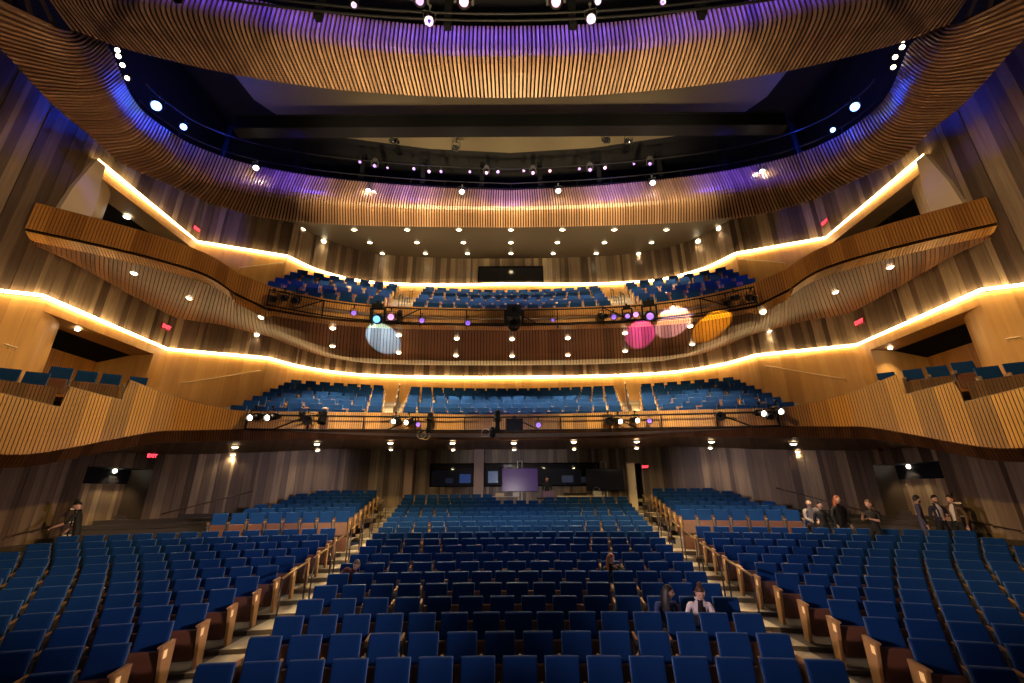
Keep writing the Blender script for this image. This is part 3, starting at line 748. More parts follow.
# one downlight: trim ring, lens, lamp
def dl_meshes(r, mat):
    mb = MB(); n = 20
    for a, b, za, zb in ((r * 1.28, r * 1.28, 0, .025), (r * 1.28, r, .025, .03), (r, r * .9, .03, .01)):
        for j in range(n):
            t0, t1 = 2 * pi * j / n, 2 * pi * (j + 1) / n
            mb.face([(a * cos(t0), a * sin(t0), za), (a * cos(t1), a * sin(t1), za), (b * cos(t1), b * sin(t1), zb), (b * cos(t0), b * sin(t0), zb)])
    trim = mb.mesh('trim', plain('downlight trim', (.25, .2, .15), .4, .6))
    mb = MB(); mb.lathe([(r * .92, .012), (r * .9, .032), (r * .72, .052), (r * .4, .066), (r * .05, .070)], (0, 0, 0), n=n); lens = mb.mesh('lens', mat)
    return trim, lens
DLM = {}
def downlight(px, py, label, group, energy=40, r=.085, ang=95, off=.03, down=True, mat='bulb', loc=None, nor=None):
    if loc is None: loc, nor, ob = hit(px, py)
    if (r, mat) not in DLM: DLM[(r, mat)] = dl_meshes(r, M[mat])
    o = empty('downlight', loc + nor * off); o.rotation_euler = nor.to_track_quat('Z', 'Y').to_euler()
    tag(o, label, 'ceiling light', group)
    for nm, me in zip(('trim', 'lens'), DLM[(r, mat)]):
        c = bpy.data.objects.new(nm, me); COL.objects.link(c); c.parent = o
    if energy:
        p = loc + nor * (off + .11)
        light('SPOT', 'downlight_beam', p, energy, WARM, p + (Vector((0, 0, -1)) if down else nor), ang, .7, .06)
    return o
def lr(i, n):
    return ('leftmost' if i == 0 else 'rightmost' if i == n - 1 else (ORD[i] + ' from the left' if i < n / 2 else ORD[n - 1 - i] + ' from the right'))
rowsU = [('front', 228, [303.6, 355, 408, 459.5, 511.5, 563, 615, 667, 720]), ('middle', 241, [324, 370.5, 417.5, 464, 511.5, 558, 605, 652, 699]), ('back', 252, [383, 426, 468, 511.5, 553.7, 596.7, 639])]
for nm, y, X in rowsU:
    for i, x in enumerate(X): downlight(x, y + .6, f'round warm downlight in the {nm} row of the upper brown ceiling, {lr(i, len(X))}', 'downlights of the upper ceiling', 40 if i in (0, len(X) - 1) or nm == 'back' else 430, .12, ang=78)
S2a = [(262, 316), (333, 327), (399, 334), (456.7, 337.4), (512, 338), (567.7, 337), (625, 332), (690, 325), (763, 312)]
S2b = [(257, 335), (332.7, 345), (398.7, 351.6), (456, 354.4), (512, 355), (567.7, 354), (625, 350), (692, 343), (769, 330)]
for nm, X in (('front', S2a), ('rear', S2b)):
    for i, (x, y) in enumerate(X): downlight(x, y, f'round warm downlight in the {nm} row under the upper balcony, {lr(i, len(X))}', 'downlights under the upper balcony', 15 if i in (0, 8) else 420, .10)
for i, (x, y) in enumerate([(135, 272), (190, 297), (835, 291), (890, 266)]):
    downlight(x, y, f"round warm downlight under the {'left' if x < 512 else 'right'} upper box hull, {'nearer the stage' if i in (0, 3) else 'nearer the seats'}", 'downlights under the upper box hulls', 70, .10)
S1a = [(237, 434), (317, 439), (390, 440.5), (452, 442), (513, 442), (573, 441.5), (636, 440), (710, 435.5), (790, 430)]
S1b = [(235, 441), (317.5, 446), (390.5, 448), (452.5, 449), (513.5, 449), (573.5, 448.5), (636, 447), (709, 443), (794, 438)]
for nm, X in (('front', S1a), ('rear', S1b)):
    for i, (x, y) in enumerate(X):
        yy = 15.95 if nm == 'front' else 22.4
        p = at_y(x, y, yy - .012 * (p0 := (at_y(x, y, yy).x)) ** 2); rr, nn, ob = S.ray_cast(DG, Vector((p.x, p.y, CZ - .5)), Vector((0, 0, 1)))[1:4], None, None
        loc, nor = rr[0], -rr[1] if rr[1].z > 0 else rr[1]
        downlight(x, y, f'small warm downlight in the {nm} row under the lower balcony, {lr(i, len(X))}', 'downlights under the lower balcony', 110 if nm == 'front' else 30, .10, ang=150, off=.05, loc=loc, nor=nor)
for x, y, lab in ((113, 471, 'small white downlight in the left doorway ceiling'), (908.7, 466.7, 'small white downlight in the right doorway ceiling'), (78, 328, 'white downlight in the left lower box opening'), (890, 347, 'white downlight in the right lower box opening')):
    downlight(x, y, lab, 'downlights in the openings', 26 if y > 400 else 40, .08, mat='flood')
downlight(128, 216, 'bright white lamp in the left upper box opening', 'lamps in the upper box openings', 130, .12, mat='flood')

# ---- stage light fixtures ------------------------------------------------------
FX = {}
def fx_mesh(kind):
    """parts in a frame where the lamp looks along +Z of the head; returns {name: (mesh, matkey, local)}"""
    if kind in FX: return FX[kind]
    d = {}
    if kind == 'par':
        mb = MB(); mb.lathe([(.06, -.30), (.10, -.26), (.115, -.10), (.115, 0), (.135, .0), (.135, .16), (.12, .16), (.115, .02)], (0, 0, 0), n=18); d['body'] = mb.mesh('body', M['blackm'])
        mb = MB(); mb.lathe([(.0, .0), (.06, .028), (.112, .03), (.112, .02)], (0, 0, 0), n=18); d['lens'] = mb
        mb = MB(); mb.tube([(-.15, 0, -.06), (-.15, .20, -.06), (.15, .20, -.06), (.15, 0, -.06)], .014, 6); mb.tube([(0, .2, -.06), (0, .30, -.06)], .02, 6); mb.box((0, .31, -.06), (.07, .06, .07)); d['yoke'] = mb.mesh('yoke', M['blackm'])
    elif kind == 'profile':
        mb = MB(); mb.lathe([(.05, -.46), (.10, -.42), (.11, -.16), (.075, -.12), (.075, .18), (.095, .19), (.095, .30), (.085, .30), (.08, .20)], (0, 0, 0), n=16); mb.box((0, 0, -.12), (.2, .2, .05)); d['body'] = mb.mesh('body', M['blackm'])
        mb = MB(); mb.lathe([(.0, .19), (.04, .215), (.082, .21), (.082, .20)], (0, 0, 0), n=16); d['lens'] = mb
        mb = MB(); mb.tube([(-.14, 0, -.08), (-.14, .2, -.08), (.14, .2, -.08), (.14, 0, -.08)], .014, 6); mb.tube([(0, .2, -.08), (0, .3, -.08)], .02, 6); mb.box((0, .31, -.08), (.07, .06, .07)); d['yoke'] = mb.mesh('yoke', M['blackm'])
    else:
        mb = MB(); mb.lathe([(.07, -.24), (.15, -.20), (.17, -.06), (.17, .08), (.14, .16), (.125, .20), (.11, .20), (.11, .15)], (0, 0, 0), n=20); mb.box((0, .0, -.02), (.30, .12, .16)); d['body'] = mb.mesh('body', M['blackm'])
        mb = MB(); mb.lathe([(.0, .16), (.06, .19), (.112, .175), (.112, .16)], (0, 0, 0), n=20); d['lens'] = mb
        mb = MB(); mb.box((-.21, .12, 0), (.06, .36, .14)); mb.box((.21, .12, 0), (.06, .36, .14)); mb.box((0, .32, 0), (.48, .06, .16)); mb.box((0, .42, 0), (.34, .15, .26)); mb.box((0, .53, 0), (.08, .08, .08)); d['yoke'] = mb.mesh('yoke', M['blackm'])
    FX[kind] = d; return d
LENSM = {}
def fixture(kind, pos, target, lens, scale, label, group, glow=None):
    d = fx_mesh(kind); pos = Vector(pos); dr = (Vector(target) - pos).normalized()
    o = empty('stage_light', pos); tag(o, label, 'stage light', group)
    y = Vector((0, 0, 1)) - dr * dr.z
    y = y.normalized() if y.length > .05 else Vector((0, 1, 0)); x = y.cross(dr); mt = Matrix((x, y, dr)).transposed()
    o.rotation_euler = mt.to_euler(); o.scale = (scale,) * 3
    for nm in ('yoke', 'body', 'lens'):
        me = d[nm]
        if nm == 'lens':
            if (kind, lens) not in LENSM: LENSM[(kind, lens)] = me.mesh('lens', M[lens])
            me = LENSM[(kind, lens)]
        c = bpy.data.objects.new(nm, me); COL.objects.link(c); c.parent = o
    return o
LOOK = {'violet': 'violet-lensed', 'pink': 'pink-lensed', 'blue': 'bright blue', 'softblue': 'large blue-lensed', 'screen': 'black', 'flood': 'bright white', 'bulb': 'bright warm'}
def rail(name, label, pts_hi, pts_lo, arms, r=.028):
    o = empty(name, (0, 15, pts_hi[len(pts_hi) // 2].z)); tag(o, label, 'lighting rail')
    mb = MB(); mb.tube(pts_hi, r, 8); under(mb.build('upper_pipe', M['blackm'], smooth=True), o)
    mb = MB(); mb.tube(pts_lo, r, 8); under(mb.build('lower_pipe', M['blackm'], smooth=True), o)
    for a, b in arms:
        mb = MB(); mb.tube([a, b], .022, 6); under(mb.build('bracket', M['blackm']), o)
    return o
def offs(P, off, lim, hf):
    return [V(x, d, hf(x)) for (x, d) in [inward(P, i, off) for i in range(len(P)) if abs(P[i][0]) <= lim]]
def railset(P, lim, hi, lo, hb, label, nb):
    a = offs(P, -.52, lim, hi); b = offs(P, -.42, lim, lo); w0 = offs(P, -.05, lim, hb)
    a = [w0[0]] + a + [w0[-1]]; b = [w0[0] - Vector((0, 0, .3))] + b + [w0[-1] - Vector((0, 0, .3))]
    arms = []; ra, rb, rw = resamp(a[1:-1], nb * 2 + 1), resamp(b[1:-1], nb * 2 + 1), resamp(w0, nb * 2 + 1)
    for i in range(nb * 2 + 1):
        if i % 2: arms.append((ra[i] + (ra[min(i + 1, nb * 2)] - ra[i]) * .0, rw[i] - Vector((0, 0, .45))))
        else: arms.append((ra[i], rb[i])); arms.append((rb[i], rw[i] - Vector((0, 0, .5))))
        if i % 2: arms.append((ra[i], rb[i].lerp(rb[max(0, i - 1)] if i < nb else rb[min(nb * 2, i + 1)], .55)))
    return a, b, rail('lighting_rail', label, a, b, arms)
FF1 = [(x, d) for x, d, b in F1]; FF2 = [(x, d) for x, d, h, b in F2]
a1, bb1, _ = railset(FF1, 8.0, lambda x: 2.40 - .004 * x * x, lambda x: 1.98 - .0035 * x * x, lambda x: 2.35, 'black pipe rail with braces along the lower balcony front', 5)
a2, bb2, _ = railset(FF2, 8.4, lambda x: 6.52, lambda x: 6.0, lambda x: 6.45, 'black pipe rail with braces along the upper balcony front', 5)
def onrail(pts, px, py):
    """spot on a pipe nearest to the picture column px"""
    best = None
    for p, q in zip(pts, pts[1:]):
        for f in (0, .25, .5, .75):
            r = p.lerp(q, f); s = project(r)
            if s and (best is None or abs(s[0] - px) < best[0]): best = (abs(s[0] - px), r)
    r = best[1]; return at_y(px, py, r.y - .12)
STG = Vector((0, -3, CZ - 1.0))
def railset_lights(pts, L, where, group):
    L = sorted(L)
    for i, (px, py, kind, lens, sc, tx) in enumerate(L):
        p = onrail(pts, px, py)
        t = Vector((tx, -2, CZ - 1.5)) if tx is not None else p + Vector((0, -.35, -1))
        fixture(kind, p, t, lens, sc, f"{LOOK[lens]} stage light on the {where}, {lr(i, len(L))}", group)
U = [(273, 299, 'profile', 'screen', 1.05, 2), (284, 298, 'profile', 'screen', 1.05, 0), (296, 300, 'profile', 'screen', 1.15, -2), (354, 313, 'par', 'violet', .8, 0), (378, 319, 'mover', 'softblue', 1.15, -3), (391, 317, 'par', 'pink', 1.0, 0), (399, 318, 'profile', 'screen', .8, None),
     (422, 320.5, 'par', 'violet', .8, 0), (468, 323, 'par', 'violet', .8, 0), (514, 322, 'mover', 'screen', 1.5, None), (553, 320, 'par', 'violet', .5, 0), (603, 316, 'profile', 'screen', 1.0, 6), (614, 317, 'par', 'violet', .8, 0), (628, 316, 'mover', 'violet', .8, -2), (636, 314.5, 'par', 'pink', .85, 0),
     (650, 316, 'mover', 'violet', 1.15, 0), (673, 308, 'par', 'flood', .55, 2), (727, 303, 'profile', 'screen', .9, -4), (735, 298, 'profile', 'screen', .9, -8), (752, 298, 'profile', 'screen', 1.0, 4)]
railset_lights(a2, U, 'upper balcony rail', 'stage lights on the upper balcony rail')
Lo = [(254, 417, 'profile', 'flood', .95, -6), (271, 417, 'profile', 'flood', .95, -6), (302, 413, 'profile', 'screen', .6, 5), (307, 420, 'par', 'screen', 1.0, 0), (322, 419, 'par', 'screen', .9, None), (395, 421, 'profile', 'flood', .85, -4), (408, 422, 'profile', 'flood', .85, -5), (417.6, 424.5, 'par', 'violet', .6, 0), (428.6, 424, 'profile', 'screen', .9, None),
      (497, 423, 'profile', 'screen', 1.0, None), (492, 433, 'par', 'screen', .7, None), (538, 425, 'par', 'violet', .7, 0), (608, 421, 'par', 'screen', 1.0, 3), (618, 421, 'profile', 'flood', .85, 4), (635, 420, 'profile', 'flood', .85, 4), (649, 421, 'par', 'violet', .6, 0), (720, 416, 'par', 'screen', 1.0, 0), (760, 413, 'profile', 'flood', .9, 5), (770, 416, 'profile', 'screen', 1.0, 0), (777, 411, 'profile', 'flood', .9, 5)]
railset_lights(a1, Lo, 'lower balcony rail', 'stage lights on the lower balcony rail')
# confidence monitor on the lower rail
pm = at_y(514, 425, 14.05); mo = empty('rail_monitor', pm); tag(mo, 'small black monitor hanging at the middle of the lower balcony rail', 'monitor')
mb = MB(); mb.box((0, 0, 0), (.56, .09, .42)); mb.build('body', M['blackm'], mo, bevel=.01); mb = MB(); mb.box((0, -.048, 0), (.51, .006, .37)); mb.build('screen', M['screen'], mo)
mb = MB(); mb.box((0, .03, .24), (.1, .05, .12)); mb.build('bracket', M['blackm'], mo)

# ---- catwalk behind the ring ------------------------------------------------------
cw = empty('catwalk', (0, 16.5, CZ + 12.4)); tag(cw, 'black catwalk with railings behind the slatted ring', 'catwalk')
R0s = [p for p in R0 if p.y > 11]; back = [(p.x * 1.045, p.y + .55) for p in R0s]
for nm, z, r in (('rail', 13.35, .025), ('rail', 13.05, .02), ('rail', 12.75, .02), ('lamp_pipe', 14.15, .03)):
    mb = MB(); mb.tube([V(x, d, z) for x, d in back], r, 6); under(mb.build(nm, M['blackm']), cw)
mb = MB()
mb.grid([[V(x, d, 12.3) for x, d in back], [V(x * 1.06, d + .9, 12.3) for x, d in back]]); under(mb.build('deck', M['black']), cw)
for p in resamp([V(x, d, 12.3) for x, d in back], 21):
    mb = MB(); mb.tube([p, p + Vector((0, 0, 1.1))], .022, 6); under(mb.build('post', M['blackm']), cw)
for p in resamp([V(x, d, 12.3) for x, d in back], 12)[1:-1]:
    mb = MB(); mb.box(p + Vector((0, .5, 1.3)), (.2, .2, 2.6)); under(mb.build('hanger', M['black']), cw)
C = [(361, 162, 'par', 'violet', .55), (375.7, 166, 'mover', 'violet', .62), (388.6, 168, 'par', 'violet', .4), (415, 169, 'par', 'violet', .55), (430, 171.6, 'par', 'violet', .6), (442, 171.6, 'par', 'violet', .55), (471, 172, 'par', 'violet', .5), (487.5, 173, 'mover', 'pink', .62), (499, 172, 'par', 'violet', .6),
     (525, 171, 'par', 'violet', .45), (534, 173, 'mover', 'pink', .62), (551, 171, 'par', 'pink', .55), (580.6, 169, 'par', 'violet', .5), (591, 170, 'mover', 'violet', .62), (606, 168, 'par', 'pink', .6), (635, 164, 'par', 'violet', .4), (651, 164, 'mover', 'violet', .62)]
cb = [V(x, d, 14.15) for x, d in back]
for i, (px, py, k, ln, sc) in enumerate(C):
    p = onrail(cb, px, py); fixture(k, p, STG, ln, sc, f"{'large' if k == 'mover' else 'small'} {LOOK[ln]} stage light on the catwalk, {lr(i, len(C))}", 'stage lights on the catwalk')
BL = [(158, 106, 1.3, 'at its left end'), (185, 127, .9, 'second at its left end'), (856, 107, 1.2, 'at its right end'), (834, 130, .7, 'second at its right end')]
for px, py, sc, t in BL:
    p = at_h(px, py, 13.0); fixture('par', p, STG, 'blue', sc, f'glaring blue stage light on the catwalk {t}', 'blue stage lights'); light('POINT', 'blue_glow', p + Vector((-.5 if p.x > 0 else .5, .9, .9)), 45 * sc, (.02, .07, 1), size=.1)
for i, (px, py) in enumerate([(119, 50), (120, 56), (124, 65), (128.6, 78), (905, 40), (904, 47), (897, 57), (895, 67)]):
    p = at_h(px, py, 12.75); fixture('par', p, (0, 2, CZ), 'bulb', .55, f"small warm lamp beside the {'left' if i < 4 else 'right'} ring edge, {ORD[i % 4]} down", 'warm lamps beside the ring ends')
FLD = [(258, 173), (363, 190), (463, 197), (559, 196), (653, 188), (770, 170)]
for i, (px, py) in enumerate(FLD):
    loc, nor, ob = hit(px, py); p = loc + nor * .24
    fixture('par', p, p + (Vector((0, 0, CZ)) - p) * .5 + Vector((0, 0, -3)), 'flood', .85, f'bright white floodlight on the ring face, {lr(i, 6)}', 'floodlights on the ring')
    light('SPOT', 'flood_beam', p + nor * .25, 60, (1, .88, .66), (p.x * .7, 10, 0), 100, .6, .1)
    light('POINT', 'flood_spill', p + Vector((0, -.25, -.15)), 5, (1, .88, .66), size=.08)
# ---- beam and tan ceiling panel over the opening, top bridge ---------------------------
mb = MB(); pp = both([(0, 17.05), (4, 16.75), (8, 16.0), (10.3, 14.9), (11.0, 13.9), (11.2, 12.4)])
n = len(pp); top = [V(x, d, 16.12) for x, d in pp]; bot = [V(x, d, 16) for x, d in pp]; mb.face(bot); mb.face(top[::-1]); mb.grid([bot, top])
o = mb.build('ceiling_panel', M['panel']); tag(o, 'tan curved ceiling panel above the black beam', 'ceiling panel')
o = empty('ceiling_beam', (0, 12.8, CZ + 13.05)); tag(o, 'long black beam hanging across the ceiling opening', 'beam')
mb = MB(); mb.box((0, 0, .3), (21, .45, .56)); mb.build('casing', M['black'], o, bevel=.03)
for z in (0, .6):
    mb = MB(); mb.box((0, 0, z), (21, .5, .05)); mb.build('flange', M['blackm'], o)
for i, (px, py) in enumerate([(395, 141), (457, 148), (607, 140), (630, 141)]):
    fixture('profile', at_y(px, py, 13.6), STG + Vector((3 if i % 2 else -5, 0, 0)), 'screen', 1.1, f'black stage light silhouetted under the ceiling beam, {lr(i, 4)}', 'stage lights under the ceiling beam')
tb = empty('lighting_bridge', (0, 8, CZ + 13)); tag(tb, 'black pipe bridge at the top behind the slatted band', 'lighting bridge')
for y, z in ((7.1, 10.85), (7.1, 10.62), (6.5, 11.25)):
    mb = MB(); mb.tube([V(x, y - x * x * .012, z) for x in range(-9, 10)], .03, 8); under(mb.build('pipe', M['blackm']), tb)
for x in (-7.5, -4.5, -1.5, 1.5, 4.5, 7.5):
    mb = MB(); mb.box(V(x, 7.2 - x * x * .012, 11.6), (.16, .16, 2.2)); under(mb.build('upright', M['black']), tb)
for i, (px, py, k, ln, sc) in enumerate([(356, 5, 'par', 'violet', .5), (422, 0, 'mover', 'violet', .8), (431, 21, 'par', 'violet', .9), (466, 1, 'mover', 'pink', .9), (558, 1, 'mover', 'pink', .9), (593, 19, 'par', 'violet', .9), (600, 1, 'par', 'violet', .6), (665, 2, 'par', 'violet', .5)]):
    fixture(k, at_y(px, py, 6.95 if py > 10 else 6.4), STG + Vector((0, 2, -2)), ln, sc, f"{LOOK[ln]} stage light on the top bridge, {lr(i, 8)}", 'stage lights on the top bridge')
# struts between band and ring ends
for s in (-1, 1):
    for j, (a, b) in enumerate((((33, 14), (27, -8)), ((55, 22), (44, 0)))):
        A = at_h(a[0], a[1] - (a[0] - 512) * RHO * .5, 11.9); B = at_h(b[0], b[1], 12.9)
        A.x *= -s; B.x *= -s
        mb = MB(); mb.tube([A, B], .05, 8); o = mb.build('ceiling_strut', M['slat']); tag(o, f"{'thin' if j else 'short'} strut between band and ring at the {sidename(s)} top corner, {'inner' if j else 'outer'} one", 'strut', 'struts between the band and the ring')

# ---- dim ambient and unseen lamps put in to light the hall -------------------------------------------------
w = bpy.data.worlds.new('world'); S.world = w; w.use_nodes = True
w.node_tree.nodes['Background'].inputs[0].default_value = (.36, .31, .38, 1); w.node_tree.nodes['Background'].inputs[1].default_value = .035
def sp(n, loc, tgt, e, col, ang, bl=.6, size=.25): return light('SPOT', n, V(*loc), e, col, V(*tgt), ang, bl, size)
for s in (-1, 1):
    sp('amber_fill', (-s * 6, 1, 6.0), (s * 11.2, 9.8, 1.4), 3000, (1, .60, .18), 32, .8)  # unseen amber spots added to brighten parapets and balcony fronts
    sp('amber_fill', (-s * 6, 1, 7.5), (s * 11.5, 12.4, 7.6), 1500, (1, .60, .22), 30, .8)
    sp('amber_fill', (s * 2, 2, 4.2), (s * 4.2, 14.3, 2.3), 2600, (1, .62, .20), 32, .9)
    sp('amber_fill', (s * 2, 2, 8.2), (s * 4.2, 15.2, 6.5), 2600, (1, .62, .20), 30, .9)
    sp('gold_fill', (s * 4, 1.5, -1.5), (s * 9, 9, 11.4), 240, (1, .60, .42), 80, .8)  # unseen spots added to turn the ring and band slats gold
    for x in (1.8, 5.5): sp('gold_fill', (s * x, 4, 1.0), (s * x, 15 - x * x * .03, 11.3), 7500, (1, .74, .36), 27, .9)
    sp('seat_fill', (s * 6, 1, 7), (s * 3.5, 16, -1), 260, (.28, .52, 1), 44, 1.0)  # unseen blue fill added for the seat rows
sp('gold_fill', (0, 2, -1), (0, 9.3, 11.3), 6500, (1, .74, .36), 62, .9)
for x0, x1 in ((-11, -7), (-7, -3), (-3, 0), (0, 3), (3, 7), (7, 11)):
    a, b = V(x0, 6.3 - abs(x0) * .10, 14.3), V(x1, 6.3 - abs(x1) * .10, 14.3); c = (a + b) / 2
    o = light('AREA', 'violet_batten', c, 22, (.055, .03, 1), c + Vector((c.x * .03, 2.7, -1.6)), 32, size=(b - a).length, sy=.25)
for x in (-8, -4, 0, 4, 8):
    sp('stage_violet', (x, 13.2 - x * x * .01, 12.8), (x * 1.08, 15.6 - x * x * .025, 12.2), 240, (.08, .045, 1), 110, 1.0)
for s in (-1, 1):
    sp('wall_fill', (-s * 9, 0, .8), (s * 14.8, 15.0, -2.4), 2300, (1, .70, .72), 20, .9)  # unseen fill spots added to brighten the walls
    sp('wall_fill', (-s * 5, 0, .8), (s * 11.5, 21, .4), 2100, (1, .72, .74), 20, .9)
    sp('wall_fill', (-s * 6, 1, 11), (s * 15, 10, 10.5), 800, (1, .70, .42), 42, .9)
sp('wall_fill', (0, 0, .2), (0, 24, 1.6), 1500, (.95, .80, .80), 18, .9)
# the lamps in the aisle end panels throw their light on the aisle floor
for s in (-1, 1):
    for k in list(range(0, 12)) + list(range(13, 20)):
        dd = rowd(k); x = s * (e_side(dd) - .10) + XO; y = dd - .28 - g_main(x)
        light('SPOT', 'aisle_beam', (x, y, rowz(k) + .56), 7, (1, .70, .36), (x - s * .9, y - .1, rowz(k)), 130, .8, .03)
# ================================================================== FURNISHING
# coloured beams thrown on the underside of the upper balcony
def beam(px, py, col, e, half, src):
    loc, nor, ob = hit(px, py); light('SPOT', 'beam', V(*src), e, col, loc, 2 * half, .12, .04)
beam(383, 338, (.13, .40, 1), 80000, 3.6, (-4, 6.5, 2.2)); beam(640, 334, (.80, .12, 1), 24000, 3.2, (3, 6.5, 2.2)); beam(674, 322, (.70, .58, 1), 24000, 3.6, (5, 6.0, 2.2)); beam(712, 326, (1, .62, .04), 15000, 3.6, (6.4, 6.0, 2.2))
# ---- low walls before the raised rear blocks
for s in (-1, 1):
    x0, x1 = e_side(rowd(13)) - .1, 11.3; P = []
    for i in range(25):
        x = x0 + (x1 - x0) * i / 24; P.append((s * x + XO, rowd(13) - .78 - g_main(x)))
    zf = rowz(12) - .05; zt = rowz(13) + RAISE + .10
    q = slats([[Vector((x, y, zf)) for x, y in P], [Vector((x, y, zt)) for x, y in P]], .12, .006, .012, CEN, jitter=.004, uv0=50)
    i = len(q.v); a = [Vector((x, y, zt)) for x, y in P]; q.grid([a, [p + Vector((0, .06, 0)) for p in a], [p + Vector((0, .06, zf - zt)) for p in a]], 3.5, 0)
    tag(q.build('partition', [M['seatwood'] if False else wood('low wall wood', [(.16, .07, .04), (.21, .095, .055)], .4), M['gap']]), f"low brown wall before the {sidename(s)} rear seats", kind='structure')
# ---- aisle handrails
def hoop(pts, parent_label, cat_group, topmat, postmat, loc, name='handrail'):
    o = empty(name, loc); tag(o, parent_label, 'handrail', cat_group)
    for a in pts:
        mb = MB(); mb.tube([a[0], a[1]], .02, 8); c = mb.build('post', postmat); under(c, o)
    mb = MB(); mb.tube([p[1] for p in pts], .026, 8); c = mb.build('top_rail', topmat, smooth=True); under(c, o)
postm = plain('dark bronze post', (.09, .07, .07), .4, .6)
for s in (-1, 1):
    for j, k in enumerate(range(5, 19, 2)):
        L = []
        for kk in (k, k + 1.55):
            d = rowd(kk) - .38; x = s * (e_side(d) * .62 + e_cen(d) * .38) + XO; y = d - g_main(x); z = rowz(int(kk)); L.append((Vector((x, y, z)), Vector((x, y, z + .92 + (.06 if kk != k else 0)))))
        hoop(L, f"brass-topped handrail in the {sidename(s)} main aisle, {ORD[j]} up from the stage", 'aisle handrails of the main floor', M['brass'], postm, L[0][0])
for L_, nm, z0 in ((L1, 'lower', 0), (L2, 'upper', 0)):
    for s in (-1, 1):
        for j in range(4 if nm == 'lower' else 3):
            k = j * 2 if nm == 'lower' else j * 1.8; P = []
            for kk in (k, k + 1.0):
                d = L_['d0'] + L_['pitch'] * kk - .2; x = s * (L_['ce'](d) * .55 + L_['si'](d) * .45); z = L_['h0'] + L_['rise'] * int(kk + .01) - SEATH + CZ; P.append((Vector((x, d - L_['g'](x), z)), Vector((x, d - L_['g'](x), z + .95))))
            hoop(P, f"dark handrail in the {sidename(s)} aisle of the {nm} balcony, {ORD[j]} up", f'aisle handrails of the {nm} balcony', postm, postm, P[0][0])
# plain steps in the balcony aisles
for L_, nm, root in ((L1, 'lower', bal1), (L2, 'upper', bal2)):
    for s in (-1, 1):
        mb = MB()
        for k in range(L_['rows'] - 1):
            d = L_['d0'] + L_['pitch'] * (k + 1) - .40; z = L_['h0'] + L_['rise'] * k - SEATH + CZ; x = s * (L_['ce'](d) + L_['si'](d)) / 2; wd = (L_['si'](d) - L_['ce'](d)) * .8
            mb.box((x, d - .17 - L_['g'](x), z + L_['rise'] / 4), (wd, .34, L_['rise'] / 2), mat=Matrix.Rotation(-L_['dg'](x), 3, 'Z'))
        under(mb.build('aisle_steps', plain('pale step', (.55, .50, .42), .6)), root)
# ---- handrails along walls
bpy.context.view_layer.update(); DG = bpy.context.evaluated_depsgraph_get()
def wallrail(pa, pb, label, mat, n=8):
    P = []
    for i in range(n + 1):
        loc, nor, ob = hit(pa[0] + (pb[0] - pa[0]) * i / n, pa[1] + (pb[1] - pa[1]) * i / n); P.append((loc, nor))
    o = empty('wall_handrail', P[0][0]); tag(o, label, 'handrail')
    mb = MB(); mb.tube([p + q * .09 for p, q in P], .024, 8); under(mb.build('rail', mat, smooth=True), o)
    for i in (0, n // 2, n):
        p, q = P[i]; mb = MB(); mb.tube([p + q * .01 - Vector((0, 0, .07)), p + q * .08 - Vector((0, 0, .05)), p + q * .09], .012, 6); under(mb.build('bracket', mat), o)
steel = plain('pale steel rail', (.62, .50, .33), .35, .5); bronze = plain('bronze rail', (.10, .06, .045), .4, .5)
wallrail((181, 384), (261, 371), 'pale handrail on the honey wainscot left of the lower balcony seats', steel)
wallrail((764, 366), (845, 380), 'pale handrail on the honey wainscot right of the lower balcony seats', steel)
wallrail((240, 268.5), (284, 263.5), 'pale handrail on the honey wainscot left of the upper balcony seats', steel)
wallrail((740, 260), (785, 263.5), 'pale handrail on the honey wainscot right of the upper balcony seats', steel)
wallrail((160, 514), (252, 491), 'dark handrail on the brown wall behind the left rear seats', bronze)
wallrail((776, 488), (868, 512), 'dark handrail on the brown wall behind the right rear seats', bronze)
wallrail((2, 537), (58, 524), 'dark handrail on the brown wall left of the left doorway', bronze)
wallrail((968, 521), (1022, 531), 'dark handrail on the brown wall right of the right doorway', bronze)
wallrail((1, 344), (14, 348), 'short pale handrail on the left wainscot before the lower box opening', steel, 4)
wallrail((1009, 339), (1023, 337), 'short pale handrail on the right wainscot before the lower box opening', steel, 4)
# ---- exit signs
def exit_sign(px, py, label, w=.40, es='exit'):
    loc, nor, ob = hit(px, py); nor = Vector((nor.x, nor.y, 0)).normalized()
    o = empty('exit_sign', loc + nor * .05); o.rotation_euler = (0, 0, atan2(nor.x, -nor.y)); tag(o, label, 'exit sign')
    mb = MB(); mb.box((0, 0, 0), (w, .05, w * .56)); mb.build('plate', M['exitbox'], o, bevel=.008)
    if 'exit' not in LET:
        tc = bpy.data.curves.new('lettering', 'FONT'); tc.body = 'EXIT'; tc.size = .46; tc.align_x = 'CENTER'; tc.align_y = 'CENTER'; tc.extrude = .01; tc.offset = .01
        t = bpy.data.objects.new('lettering_source', tc); me = bpy.data.meshes.new_from_object(t); me.materials.clear(); me.materials.append(M['exit']); bpy.data.objects.remove(t); LET['exit'] = me
    t = bpy.data.objects.new('lettering', LET['exit']); COL.objects.link(t); t.parent = o; t.location = (0, -.03, 0); t.rotation_euler = (pi / 2, 0, 0); t.scale = (w, w, w)
LET = {}
exit_sign(150, 456, 'red EXIT sign on the brown wall near the left doorway'); exit_sign(880.5, 448.5, 'red EXIT sign on the brown wall near the right doorway')
exit_sign(165, 327, 'red EXIT sign on the left board wall above the lower light strip', .48); exit_sign(861, 322, 'red EXIT sign on the right board wall above the lower light strip', .48)
